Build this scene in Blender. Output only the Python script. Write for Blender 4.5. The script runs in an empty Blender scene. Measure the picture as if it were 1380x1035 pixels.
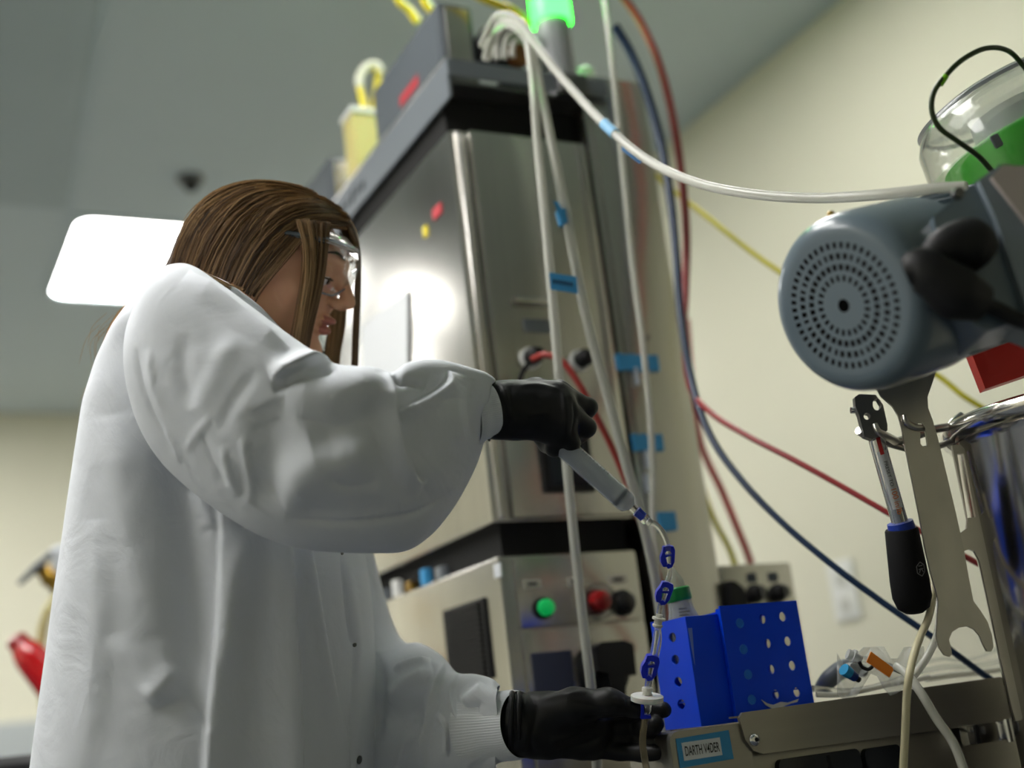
import bpy, bmesh, math, random
import numpy as np
from mathutils import Vector, Matrix
random.seed(7); RNG = np.random.default_rng(7)
SC = bpy.context.scene; COL = SC.collection
# ------------------------------------------------------------------ camera
YAW, PIT, ROL, F = math.radians(28.15), math.radians(15.4), math.radians(6.8), 1688.0
CAM = np.array([0, 0, 0.92])
H = np.array([math.sin(YAW), math.cos(YAW), 0.0]); ZZ = np.array([0, 0, 1.0])
R0 = np.array([math.cos(YAW), -math.sin(YAW), 0.0])
FW = math.cos(PIT)*H + math.sin(PIT)*ZZ; U0 = -math.sin(PIT)*H + math.cos(PIT)*ZZ
RT = math.cos(ROL)*R0 - math.sin(ROL)*U0; UP = math.sin(ROL)*R0 + math.cos(ROL)*U0
cd = bpy.data.cameras.new('camera'); cam = bpy.data.objects.new('camera', cd); COL.objects.link(cam)
mw = Matrix.Identity(4)
for i in range(3):
    mw[i][0] = RT[i]; mw[i][1] = UP[i]; mw[i][2] = -FW[i]; mw[i][3] = CAM[i]
cam.matrix_world = mw
cd.sensor_width = 36; cd.lens = F/1380*36; cd.clip_start = 0.02; cd.clip_end = 50
cd.dof.use_dof = True; cd.dof.focus_distance = 1.47; cd.dof.aperture_fstop = 1.8
SC.camera = cam
# ------------------------------------------------------------------ world, exposure
W = bpy.data.worlds.new('world'); SC.world = W; W.use_nodes = True
W.node_tree.nodes['Background'].inputs[0].default_value = (0.75, 0.85, 1.0, 1)
W.node_tree.nodes['Background'].inputs[1].default_value = 0.05
SC.view_settings.view_transform = 'Standard'; SC.view_settings.look = 'None'
SC.view_settings.exposure = 0.14; SC.view_settings.gamma = 1.0; SC.view_settings.use_curve_mapping = False
PANEL_POWER = 15.5
SC.cycles.use_denoising = True
SC.cycles.max_bounces = 10; SC.cycles.transparent_max_bounces = 12; SC.cycles.sample_clamp_indirect = 6

# ------------------------------------------------------------------ geometry helpers
def D(px, py): return FW + RT*(px-690)/F - UP*(py-517.5)/F
def P(px, py, d): return CAM + d*D(px, py)
def onp(px, py, ax, v):
    dd = D(px, py); i = 'xyz'.index(ax); return CAM + (v-CAM[i])/dd[i]*dd
def onpl(px, py, p0, n):
    dd = D(px, py); return CAM + dd*np.dot(p0-CAM, n)/np.dot(dd, n)
def proj(V):
    q = V-CAM; d = q@FW; return 690+F*(q@RT)/d, 517.5-F*(q@UP)/d, d
def mesh(name, verts, faces):
    me = bpy.data.meshes.new(name); me.from_pydata([tuple(map(float, v)) for v in verts], [], faces); me.update(); return me
def link(name, me, mat, parent=None, smooth=None, label=None):
    o = bpy.data.objects.new(name, me); COL.objects.link(o)
    if mat is not None:
        for m in (mat if isinstance(mat, (list, tuple)) else [mat]): me.materials.append(m)
    if smooth == 'all': me.shade_smooth()
    elif smooth is not None: me.set_sharp_from_angle(angle=math.radians(smooth)) if hasattr(me, 'set_sharp_from_angle') else None
    if parent is not None:
        o.parent = parent; o.matrix_parent_inverse = Matrix.Translation(-parent_loc(parent))
    if label: o['label'] = label
    return o
def parent_loc(p): return Vector(p.location)      # part meshes sit at the world origin
def tag(o, label, cat, group=None, kind=None):
    o['label'] = label; o['category'] = cat
    if group: o['group'] = group
    if kind: o['kind'] = kind
    return o
def thing(name, label, cat, loc, group=None):
    o = bpy.data.objects.new(name, None); COL.objects.link(o); o.location = tuple(map(float, loc)); o.empty_display_size = .05
    return tag(o, label, cat, group)
class B:
    """collects shapes for one mesh"""
    def __init__(s): s.v = []; s.f = []
    def add(s, v, f):
        n = len(s.v); s.v += [tuple(map(float, q)) for q in v]; s.f += [tuple(n+i for i in q) for q in f]; return s
    def bm(s, bm):
        bm.verts.ensure_lookup_table(); bm.verts.index_update()
        s.add([v.co for v in bm.verts], [[v.index for v in f.verts] for f in bm.faces]); bm.free(); return s
    def box(s, x0, x1, y0, y1, z0, z1, bev=0.0):
        bm = bmesh.new(); bmesh.ops.create_cube(bm, size=1)
        for v in bm.verts: v.co = Vector((x0+(v.co.x+.5)*(x1-x0), y0+(v.co.y+.5)*(y1-y0), z0+(v.co.z+.5)*(z1-z0)))
        if bev: bmesh.ops.bevel(bm, geom=bm.edges[:], offset=bev, segments=2, affect='EDGES', profile=.6)
        return s.bm(bm)
    def lathe(s, o, ax, prof, n=32, cap=True):
        o = np.array(o, float); ax = np.array(ax, float); ax /= np.linalg.norm(ax)
        a = np.cross(ax, [0, 0, 1]) if abs(ax[2]) < .9 else np.cross(ax, [1, 0, 0]); a /= np.linalg.norm(a); b = np.cross(ax, a)
        v = []; f = []
        for t, r in prof:
            for k in range(n):
                c = 2*math.pi*k/n; v.append(o+ax*t+(a*math.cos(c)+b*math.sin(c))*max(r, 1e-5))
        for i in range(len(prof)-1):
            for k in range(n):
                f.append((i*n+k, i*n+(k+1) % n, (i+1)*n+(k+1) % n, (i+1)*n+k))
        if cap: f.append(tuple(range(n))[::-1]); f.append(tuple((len(prof)-1)*n+k for k in range(n)))
        return s.add(v, f)
    def tube(s, pts, r, n=10, sub=6, cap=True, flat=None):
        pts = spline(pts, sub); m = len(pts)
        rs = np.interp(np.linspace(0, 1, m), np.linspace(0, 1, len(r)), r) if isinstance(r, (list, tuple)) else np.full(m, r)
        t = np.gradient(pts, axis=0); t /= np.linalg.norm(t, axis=1)[:, None]+1e-12
        a = np.cross(t[0], [0.3, 0.1, 1]); a /= np.linalg.norm(a); v = []; f = []
        for i in range(m):
            a = a-t[i]*np.dot(a, t[i]); a /= np.linalg.norm(a); b = np.cross(t[i], a)
            for k in range(n):
                c = 2*math.pi*k/n; v.append(pts[i]+rs[i]*(a*math.cos(c)+b*math.sin(c)))
        for i in range(m-1):
            for k in range(n): f.append((i*n+k, i*n+(k+1) % n, (i+1)*n+(k+1) % n, (i+1)*n+k))
        if cap: f.append(tuple(range(n))[::-1]); f.append(tuple((m-1)*n+k for k in range(n)))
        return s.add(v, f)
    def plate(s, loops, O, U, V, N):
        """flat shape with holes: loops of (u,v); extruded by vector N"""
        O, U, V, N = [Vector(tuple(map(float, q))) for q in (O, U, V, N)]
        bm = bmesh.new(); E = []
        for L in loops:
            vs = [bm.verts.new(O+U*float(a)+V*float(b)) for a, b in L]
            for i in range(len(vs)): E.append(bm.edges.new((vs[i], vs[(i+1) % len(vs)])))
        r = bmesh.ops.triangle_fill(bm, use_beauty=True, edges=E)
        fs = [g for g in bm.faces]
        e = bmesh.ops.extrude_face_region(bm, geom=fs)
        bmesh.ops.translate(bm, vec=N, verts=[g for g in e['geom'] if isinstance(g, bmesh.types.BMVert)])
        bmesh.ops.recalc_face_normals(bm, faces=bm.faces)
        return s.bm(bm)
    def quad(s, a, b, c, d): return s.add([a, b, c, d], [(0, 1, 2, 3)])
    def obj(s, name, mat, parent=None, smooth=None, label=None):
        me = mesh(name, s.v, s.f)
        o = link(name, me, mat, parent, None, label)
        if smooth is not None:
            me.shade_smooth()
            if smooth != 'all': me.set_sharp_from_angle(angle=math.radians(smooth))
        return o
def spline(pts, sub):
    p = np.array([np.array(q, float) for q in pts]); 
    if sub <= 1 or len(p) < 3: return p
    q = np.vstack([2*p[0]-p[1], p, 2*p[-1]-p[-2]]); out = []
    for i in range(1, len(q)-2):
        for k in range(sub):
            t = k/sub; a, b, c, d = q[i-1], q[i], q[i+1], q[i+2]
            out.append(.5*((2*b)+(-a+c)*t+(2*a-5*b+4*c-d)*t*t+(-a+3*b-3*c+d)*t**3))
    out.append(p[-1]); return np.array(out)
def pts3(L): return [P(*q) for q in L]
def circ(cx, cy, rx, ry=None, n=20): return [(cx+rx*math.cos(2*math.pi*k/n), cy+(ry or rx)*math.sin(2*math.pi*k/n)) for k in range(n)]
def rrect(x0, x1, y0, y1, r, n=4):
    o = []
    for cx, cy, a in ((x1-r, y1-r, 0), (x0+r, y1-r, 90), (x0+r, y0+r, 180), (x1-r, y0+r, 270)):
        for k in range(n+1):
            t = math.radians(a+90*k/n); o.append((cx+r*math.cos(t), cy+r*math.sin(t)))
    return o
X, Y, Z = (1, 0, 0), (0, 1, 0), (0, 0, 1)

# ------------------------------------------------------------------ materials
def srgb(r, g, b):
    f = lambda c: (c/255/12.92) if c/255 <= .04045 else ((c/255+.055)/1.055)**2.4
    return (f(r), f(g), f(b), 1)
MC = {}
def M(name, col=None, rough=.5, metal=0., noise=None, bump=None, var=0., trans=0., alpha=1., emit=None, es=0., sss=0., coat=0., ior=1.45, sheen=0., spec=None):
    if name in MC: return MC[name]
    m = bpy.data.materials.new(name); m.use_nodes = True; nt = m.node_tree; b = nt.nodes['Principled BSDF']; MC[name] = m
    b.inputs['Base Color'].default_value = col; b.inputs['Roughness'].default_value = rough; b.inputs['Metallic'].default_value = metal
    b.inputs['Transmission Weight'].default_value = trans; b.inputs['Alpha'].default_value = alpha; b.inputs['IOR'].default_value = ior
    b.inputs['Coat Weight'].default_value = coat; b.inputs['Sheen Weight'].default_value = sheen
    if spec is not None: b.inputs['Specular IOR Level'].default_value = spec
    if sss: b.inputs['Subsurface Weight'].default_value = sss; b.inputs['Subsurface Radius'].default_value = (.01, .004, .002); b.inputs['Subsurface Scale'].default_value = .6
    if emit: b.inputs['Emission Color'].default_value = emit; b.inputs['Emission Strength'].default_value = es
    sc = noise or (12, 12, 12)
    tc = nt.nodes.new('ShaderNodeTexCoord'); mp = nt.nodes.new('ShaderNodeMapping'); mp.inputs['Scale'].default_value = sc
    nt.links.new(tc.outputs['Object'], mp.inputs[0])
    nz = nt.nodes.new('ShaderNodeTexNoise'); nz.inputs['Scale'].default_value = 1; nz.inputs['Detail'].default_value = 5
    nt.links.new(mp.outputs[0], nz.inputs[0])
    if var:
        mx = nt.nodes.new('ShaderNodeMix'); mx.data_type = 'RGBA'; mx.blend_type = 'MIX'
        mx.inputs[6].default_value = tuple(min(1, c*(1-var)) for c in col[:3])+(1,); mx.inputs[7].default_value = tuple(min(1, c*(1+var)) for c in col[:3])+(1,)
        nt.links.new(nz.outputs[0], mx.inputs[0]); nt.links.new(mx.outputs[2], b.inputs['Base Color'])
    if bump:
        bp = nt.nodes.new('ShaderNodeBump'); bp.inputs['Strength'].default_value = bump[0]; bp.inputs['Distance'].default_value = bump[1]
        nt.links.new(nz.outputs[0], bp.inputs['Height']); nt.links.new(bp.outputs[0], b.inputs['Normal'])
    return m
steel = M('brushed_steel', (.56, .545, .51, 1), .25, 1., (60, 60, 1.2), (.12, .0006), .10)
steel_b = M('brushed_steel_band', (.33, .315, .28, 1), .36, 1., (2, 60, 60), (.12, .0006), .10)
steel_k = M('polished_steel', (.62, .60, .57, 1), .16, 1., (30, 30, 2), (.1, .0006), .06)
steel_w = M('mottled_steel', (.43, .41, .37, 1), .30, 1., (16, 16, 7), (.2, .0006), .38)  # tone mottling stands in for uneven reflections on the flat metal
chrome = M('chrome', (.75, .75, .76, 1), .08, 1.)
darksteel = M('dark_steel', (.17, .17, .17, 1), .35, .9)
black = M('black_plastic', (.010, .010, .011, 1), .55, spec=.35, bump=(.1, .0005), var=.2)
rubber = M('black_rubber', (.008, .008, .009, 1), .75, spec=.2, noise=(200, 200, 200), bump=(.3, .0005), var=.2)
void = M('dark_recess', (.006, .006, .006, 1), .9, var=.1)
graymetal = M('gray_paint', srgb(108, 114, 120), .38, 0., (6, 6, 6), (.05, .001), .06)
motorgray = M('motor_gray', srgb(104, 119, 130), .30, 0., (20, 20, 20), (.08, .0008), .05, coat=.4)
wallm = M('wall_paint', srgb(224, 221, 202), .85, 0., (40, 40, 40), (.08, .001), .02)
ceilm = M('ceiling_paint', srgb(196, 207, 212), .9, 0., (3, 3, 3), None, .02)
ceil2 = M('ceiling_diffuser', srgb(178, 190, 194), .9, 0., (3, 3, 3), None, .03)
floorm = M('floor_vinyl', srgb(74, 80, 90), .35, 0., (3, 3, 3), None, .06)
whitep = M('white_plastic', srgb(232, 233, 230), .4, var=.03)
cream = M('cream_plastic', srgb(196, 186, 120), .5, var=.05, sss=.2)
yellow = M('yellow_tube', srgb(232, 212, 40), .4, var=.05)
yellowg = M('yellow_cable', srgb(196, 186, 20), .45, var=.05)
redc = M('red_cable', srgb(158, 30, 34), .35, var=.05)
redt = M('red_tube', srgb(190, 70, 72), .35, var=.05)
bluec = M('blue_cable', srgb(20, 44, 74), .3, var=.05)
greyblue = M('grey_blue_tube', srgb(84, 94, 112), .35, var=.05)
greenc = M('dark_green_cable', srgb(40, 56, 24), .3, var=.1)
lime = M('lime_band', srgb(120, 190, 30), .4)
sili = M('silicone_tube', srgb(208, 208, 198), .25, trans=.2, alpha=.78, var=.02)
clear = M('clear_tube', srgb(235, 238, 236), .12, trans=.85, alpha=.75, ior=1.25)
clearp = M('clear_plastic', (.93, .95, .95, 1), .06, trans=1., alpha=.75, ior=1.2, coat=.5)
frost = M('frosted_plastic', srgb(205, 214, 226), .3, trans=.35, alpha=.93, ior=1.35)
clampb = M('clamp_blue', srgb(18, 40, 205), .35, var=.08, sss=.15)
tape = M('blue_tape', srgb(62, 150, 205), .6, var=.06)
paper = M('paper', srgb(225, 228, 232), .8, var=.02)
greencap = M('green_cap', srgb(8, 130, 62), .4, var=.06)
orange = M('orange_label', srgb(224, 124, 22), .5, var=.08)
redb = M('red_block', srgb(165, 26, 20), .4, var=.08)
brass = M('brass', srgb(176, 140, 62), .28, 1., var=.15)
ink = M('printed_ink', (.02, .02, .025, 1), .6)
greybtn = M('selector_black', (.015, .015, .016, 1), .3)
# translucent blue rack
rackm = M('rack_blue', srgb(6, 76, 245), .38, trans=.15, alpha=1., ior=1.3, var=.05)
# ------------------------------------------------------------------ room
XR, XL, YF, YB, ZC = 2.36, -2.6, 6.54, -2.2, 2.75
def struct(name, b, mat, label=None):
    o = b.obj(name, mat); o['kind'] = 'structure'; 
    if label: o['label'] = label
    return o
struct('floor', B().box(XL-.1, XR+.1, YB-.1, YF+.1, -.1, 0), floorm)
PAN = [(.60, 1.80, 4.07, 4.85), (-.95, -.1, 4.1, 4.42), (-1.2, -.2, 5.2, 5.9), (-.7, .5, 1.35, 1.95), (1.15, 1.75, 1.75, 2.2), (-2.2, -1.2, 1.3, 2.0)]
PLAB = ['bright rectangular ceiling light panel seen behind the woman\'s head and shoulder', 'ceiling light panel just outside the left edge of the view, mirrored in the steel', 'ceiling light panel close to the far wall, outside the view', 'ceiling light panel above the woman, outside the view', 'ceiling light panel above the kettle, outside the view', 'ceiling light panel by the left wall, outside the view']
hol = [[(a, c), (b_, c), (b_, d), (a, d)] for a, b_, c, d in PAN]
struct('ceiling', B().plate([[(XL-.1, YB-.1), (XR+.1, YB-.1), (XR+.1, YF+.1), (XL-.1, YF+.1)]]+hol, (0, 0, ZC), X, Y, (0, 0, .1)), ceilm)
struct('wall_right', B().box(XR, XR+.1, YB-.1, YF+.1, 0, ZC), wallm)
struct('wall_left', B().box(XL-.1, XL, YB-.1, YF+.1, 0, ZC), wallm)
struct('wall_far', B().box(XL, XR, YF, YF+.1, 0, ZC), wallm)
struct('wall_near', B().box(XL, XR, YB-.1, YB, 0, ZC), wallm)
struct('trim_1', B().box(XL, XR, YF-.03, YF, .12, 1.23, .004), M('wainscot', srgb(176, 182, 184), .6, var=.02), 'pale grey protective panel along the bottom of the far wall')
struct('baseboard_far', B().box(XL, XR, YF-.04, YF, 0, .12, .004), graymetal)
struct('baseboard_right', B().box(XR-.015, XR, YB, YF-.04, 0, .12, .004), graymetal)
light_em = M('light_panel', (1, 1, 1, 1), .6, emit=(1.0, .985, .95, 1), es=PANEL_POWER)
for i, (a, b_, c, d) in enumerate(PAN):
    t = thing('ceiling_light', PLAB[i], 'ceiling light', ((a+b_)/2, (c+d)/2, ZC), 'ceiling light panels')
    B().plate([rrect(a, b_, c, d, .05, 5)], (0, 0, ZC+.004), X, Y, (0, 0, .02)).obj('diffuser', light_em, t)
    fr = [[(a-.02, c-.02), (b_+.02, c-.02), (b_+.02, d+.02), (a-.02, d+.02)], rrect(a+.01, b_-.01, c+.01, d-.01, .06, 5)]
    B().plate(fr, (0, 0, ZC-.006), X, Y, (0, 0, .008)).obj('frame', whitep if i else ceilm, t)
# ceiling return panel, upper left
t = thing('ceiling_vent', 'large darker grey ceiling air panel at the upper left corner', 'ceiling vent', (0, 3.3, ZC))
B().plate([[(-.75, 2.75), (.47, 2.75), (.56, 4.0), (-.75, 4.0)]], (0, 0, ZC-.012), X, Y, (0, 0, .012)).obj('panel', ceil2, t)
B().box(-.3, .22, 2.95, 3.35, ZC-.03, ZC-.012, .004).obj('grille', M('vent_grey', srgb(88, 96, 99), .8), t)
c = onp(257, 240, 'z', ZC)
t = thing('smoke_detector', 'small round dark detector on the ceiling above the woman\'s head', 'detector', c)
B().lathe(c, (0, 0, -1), [(0, .045), (.006, .045), (.012, .036), (.02, .034)]).obj('base', darksteel, t, 40)
B().lathe(c+[0, 0, -.02], (0, 0, -1), [(0, .024), (.02, .02), (.026, .01)]).obj('sensor', black, t, 40)
# wall plate on right wall
c = onp(1140, 800, 'x', XR)
t = thing('wall_plate', 'white outlet plate on the right wall below the dark blue cable', 'wall plate', c)
B().box(XR-.008, XR, c[1]-.05, c[1]+.05, c[2]-.07, c[2]+.09, .003).obj('plate', whitep, t)
for dz in (-.03, .04): B().box(XR-.011, XR-.008, c[1]-.02, c[1]+.02, c[2]+dz-.018, c[2]+dz+.018, .002).obj('socket', M('socket_grey', srgb(205, 205, 198), .5), t)
exec_parts = []
# ------------------------------------------------------------------ steel tower
YM, XM = 1.731, .869
def fx(px, py, y=YM): q = onp(px, py, 'y', y); return q[0], q[2]
def sy(px, py, x=XM): q = onp(px, py, 'x', x); return q[1], q[2]
def FR(b, px, py, r, prof, ax=(0, -1, 0), y=YM, n=28):
    x, z = fx(px, py, y); return b.lathe((x, y, z), ax, prof, n)
# lower control cabinet
t = thing('control_cabinet', 'low stainless cabinet with green, red and black push buttons under the tall steel enclosure', 'cabinet', (1.0, 2.0, 0)); CTRL = t
B().box(XM, 1.122, YM+.008, 2.40, 0.06, 1.183, .005).obj('body', steel, t, 30)
B().box(XM+.03, 1.10, YM+.05, 2.35, 0, .06).obj('plinth', black, t)
x0, z0 = fx(700, 850)
B().box(.893, 1.116, YM, YM+.0075, z0+.004, 1.178, .002).obj('upper_panel', steel, t, 30)
B().box(.893, 1.116, YM, YM+.0075, .62, z0-.002, .002).obj('lower_panel', steel, t, 30)
def button(px, py, r, mcap, mring, parent, name, ln, depth=.012, guard=False, y=YM):
    b = B(); FR(b, px, py, 0, [(0, r*1.28), (.006, r*1.28), (.008, r*1.1)], y=y); k = b.obj(name, mring, parent, 40, label=ln)
    b = B(); x, z = fx(px, py, y); b.lathe((x, y-.006, z), (0, -1, 0), [(0, r*.95), (depth, r*.95), (depth+.003, r*.7), (depth+.004, 0.001)], 28); b.obj('cap', mcap, k, 40)
    return k
glow = M('green_button', srgb(10, 150, 80), .35, emit=srgb(10, 190, 90), es=.35)
button(731, 820, .0135, glow, black, t, 'button', 'lit green push button')
k = button(801, 812, .0165, M('red_knob', srgb(150, 20, 24), .3), M('ring_red', srgb(90, 40, 40), .4), t, 'emergency_button', 'red push button with a clear ring guard', .02)
x, z = fx(801, 812); B().lathe((x, YM-.001, z), (0, -1, 0), [(0, .0295), (.022, .0285), (.022, .0262), (0, .0265)], 32, False).obj('guard', clearp, k, 40)
button(838, 813, .0165, greybtn, black, t, 'selector_switch', 'round black selector')
for px, py, w in ((717, 787, .016), (775, 784, .014), (832, 781, .017)):
    x, z = fx(px, py); pl = B().box(x-w, x+w, YM-.002, YM, z-.007, z+.007, .001).obj('name_plate', M('plate_grey', srgb(196, 192, 180), .5), t)
    B().box(x-w*.5, x+w*.5, YM-.0025, YM-.002, z-.002, z+.002).obj('print', ink, pl)
# rotary isolator handle
x, z = fx(812, 905)
k = B().lathe((x, YM, z+.0), (0, -1, 0), [(0, .043), (.01, .043), (.014, .036)], 36).obj('isolator_switch', black, t, 40, label='large black rotary isolator')
B().plate([[(-.032, .0), (-.034, .035), (-.02, .042), (.02, .042), (.036, .035), (.034, -.012), (.014, -.01), (.010, -.04), (-.012, -.04), (-.014, -.006)]], (x, YM-.014, z), X, Z, (0, -.03, 0)).obj('handle', black, k)
x, z = fx(745, 905); B().box(x-.035, x+.035, YM-.003, YM, z-.04, z+.03, .002).obj('display', M('dim_display', srgb(70, 74, 96), .2), t)
# side ventilation grille
y1, za = sy(655, 806); y2, zb = sy(600, 822); _, zc = sy(655, 912)
zt, zl = 1.128, 1.128-.125
gr = B().box(XM-.006, XM, y1, y2, zl, zt, .002).obj('ventilation_grille', black, t)
for i in range(14):
    z = zl+.008+i*(zt-zl-.016)/13; B().box(XM-.011, XM-.005, y1+.012, y2-.012, z-.0025, z+.002, .0006).obj('slat', black, gr)
y, z = sy(672, 768); B().box(XM-.003, XM, y-.012, y+.012, z-.012, z+.01, .001).obj('sticker', paper, t)
# upper enclosure
t = thing('steel_enclosure', 'tall stainless enclosure with a front door, black screen and gauges, standing on the control cabinet', 'cabinet', (1.0, 2.0, 1.183)); ENC = t
B().box(XM, 1.133, YM+.012, 2.45, 1.236, 1.918, .006).obj('body', steel, t, 30)
B().box(XM+.02, 1.12, YM+.03, 2.43, 1.183, 1.236).obj('base_spacer', void, t)
dr = B().box(.900, 1.130, YM-.003, YM+.010, 1.240, 1.914, .003).obj('door', steel, t, 30)
B().box(1.112, 1.116, YM-.0045, YM-.003, 1.245, 1.910, .001).obj('seam', darksteel, dr)
B().lathe((.884, YM+.008, 1.242), (0, 0, 1), [(0, .006), (.67, .006)], 14).obj('hinge_rod', steel_k, t, 40)
xa, z1 = fx(719, 566); xb, z2 = fx(800, 664)
sc_ = B().box(xa, xb, YM-.010, YM-.003, z2, z1, .003).obj('screen_bezel', black, dr)
B().box(xa+.012, xb-.012, YM-.0112, YM-.010, z2+.012, z1-.012).obj('screen', M('dark_screen', (.01, .01, .012, 1), .15), sc_)
for px, py in ((713, 484), (780, 487)):
    x, z = fx(px, py)
    k = B().lathe((x, YM-.003, z), (0, -1, 0), [(0, .019), (.004, .019), (.005, .012)], 24).obj('port', whitep, dr, 40)
    B().lathe((x, YM-.008, z), (0, -1, 0), [(0, .0145), (.018, .0145), (.022, .010), (.03, .009)], 24).obj('port_plug', black, k, 40)
x, z = fx(722, 440); B().box(x-.025, x+.025, YM-.005, YM-.003, z-.012, z+.012, .001).obj('name_plate', graymetal, dr)
x, z = fx(718, 408); B().box(x-.04, x+.03, YM-.016, YM-.003, z-.006, z+.006, .003).obj('handle', steel_k, dr, 40)
for k, (yy, w_, h_, m_) in enumerate(((1.98, .030, .022, graymetal), (2.05, .020, .030, tape), (2.12, .026, .018, brass), (2.19, .018, .032, whitep), (2.26, .030, .024, graymetal))):
    tag(B().box(.872, .888, yy-w_/2, yy+w_/2, 1.1835, 1.1835+h_, .003).obj('fitting', m_), ('grey fitting in the gap under the steel enclosure, nearest the front', 'blue fitting in the gap under the steel enclosure', 'brass fitting in the gap under the steel enclosure', 'white fitting in the gap under the steel enclosure', 'grey fitting in the gap under the steel enclosure, farthest back')[k], 'fitting')
# side face: sheet of paper and stickers
pa = []
for px, py in ((492, 438), (553, 392), (553, 512), (490, 545)):
    y, z = sy(px, py); pa.append((y, z))
B().plate([pa], (XM-.006, 0, 0), Y, Z, (.003, 0, 0)).obj('paper_sheet', paper, t, label='white sheet of paper in a sleeve on the side')
for px, py, w, m_ in ((590, 285, .018, M('sticker_red', srgb(190, 60, 70), .6)), (574, 312, .008, yellow)):
    y, z = sy(px, py); B().box(XM-.003, XM, y-w, y+w, z-.01, z+.01, .001).obj('sticker', m_, t)
# column
t = thing('steel_column', 'tall narrow stainless column right of the enclosure with blue tape strips', 'column', (1.2, 1.85, 0))
B().box(1.139, 1.277, YM, 1.96, 0, 2.06, .004).obj('body', steel, t, 30)
B().box(1.150, 1.153, YM-.002, YM, .9, 2.0, .0005).obj('seam', darksteel, t)
for (pxa, pya, pxb, pyb, nm) in ((828, 478, 887, 501, 'upper blue tape strip'), (849, 586, 893, 608, 'middle blue tape strip'), (884, 691, 911, 715, 'lower blue tape strip')):
    xa, z1 = fx(pxa, pya); xb, z2 = fx(pxb, pyb); n = 10
    out = [(xa+(xb-xa)*i/n, z1+.001*math.sin(i*2.1)) for i in range(n+1)]+[(xb-(xb-xa)*i/n, z2+.001*math.sin(i*2.7)) for i in range(n+1)]
    out[-1] = (xa+.001, z2); B().plate([out], (0, YM-.006, 0), X, Z, (0, .0045, 0)).obj('tape_strip', tape, t)
x, z = fx(872, 455); B().lathe((x, YM, z), (0, -1, 0), [(0, .004), (.004, .004), (.005, .002)], 14).obj('bolt', darksteel, t, 40)
for px, py in ((856, 508), (870, 620), (869, 652)):
    x, z = fx(px, py); B().lathe((x, YM-.006, z-.015), (0, 0, 1), [(0, .0035), (.03, .0035)], 12).obj('fitting', frost, t, 40)
# right side control panel
t = thing('gauge_panel', 'small stainless panel with black knobs right of the steel column', 'control panel', (1.36, 1.8, 0))
x1, z1 = fx(1067, 756)
B().box(1.282, x1, YM+.003, 1.93, 0, z1, .006).obj('body', steel, t, 30)
for px, py, r in ((1018, 800, .0155), (1049, 799, .0155)):
    x, z = fx(px, py); k = B().lathe((x, YM+.003, z), (0, -1, 0), [(0, .0165), (.005, .0165), (.006, .013), (.02, .012), (.022, .009)], 24).obj('knob', black, t, 40)
    B().box(x-.002, x+.002, YM-.022, YM-.018, z-.011, z+.011, .0008).obj('pointer', darksteel, k)
for px, py in ((1014, 778), (1043, 777)):
    x, z = fx(px, py); B().box(x-.009, x+.009, YM, YM+.003, z-.008, z+.008, .001).obj('name_plate', M('slate_plate', srgb(52, 60, 72), .4), t)
x, z = fx(986, 800)
B().plate([[(-.012, .02), (0, .018), (.014, .006), (.018, -.012), (.018, -.045), (-.012, -.045)]], (x, YM+.003, z), X, Z, (0, -.02, 0)).obj('switch_guard', black, t)
# ------------------------------------------------------------------ shelf and instruments on top
t = thing('instrument_tray', 'grey metal instrument tray with black underside on top of the steel enclosure', 'tray', (1.0, 2.1, 1.918)); 
B().box(XM+.012, 1.17, YM+.045, 2.75, 1.918, 2.0).obj('black_frame', void, t)
B().box(XM, XM+.006, YM-.006, 2.80, 1.972, 2.044, .001).obj('side_panel', graymetal, t)
B().box(XM-.001, XM+.008, YM-.006, 2.80, 2.044, 2.049, .001).obj('top_edge', steel_k, t)
B().box(XM, 1.19, YM-.010, YM-.004, 2.012, 2.044, .001).obj('front_lip', graymetal, t)
B().box(XM+.006, 1.19, YM-.004, 2.80, 2.0, 2.006).obj('deck', darksteel, t)
b = B()
for k in range(9):
    y = 2.28-.028*k*1.1+.12; b.box(XM-.0015, XM, y-.009, y+.009, 1.995+.004*(k % 2), 2.018-.003*(k % 3), .0003)
b.obj('lettering', M('faded_print', srgb(52, 56, 60), .7), t, label='worn dark lettering')
def instrument(name, label, cat, x0, x1, y0, y1, z0, z1, logo=True):
    t = thing(name, label, cat, ((x0+x1)/2, (y0+y1)/2, z0))
    cg = M('controller_grey', srgb(84, 90, 96), .4, var=.05)
    B().box(x0, x1, y0, y1, z0, z1, .004).obj('housing', cg, t, 30)
    B().box(x0+.01, x1-.01, y0-.004, y0, z0+.01, z1-.01, .002).obj('front_panel', steel, t, 30)
    B().box(x0-.002, x0, y0+.01, y1-.01, z0+.006, z1-.008, .001).obj('side_cover', cg, t)
    if logo: B().box(x0-.003, x0-.002, y0+.11, y0+.20, z0+.072, z0+.094).obj('logo', M('logo_red', srgb(168, 52, 60), .6), t)
    return t
instrument('pump_controller', 'grey controller box with a red side mark at the front of the instrument tray', 'controller', .886, .952, 1.765, 2.10, 2.006, 2.185)
instrument('rear_controller', 'grey controller box at the far back of the instrument tray', 'controller', .90, 1.06, 2.42, 2.72, 2.006, 2.20)
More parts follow.
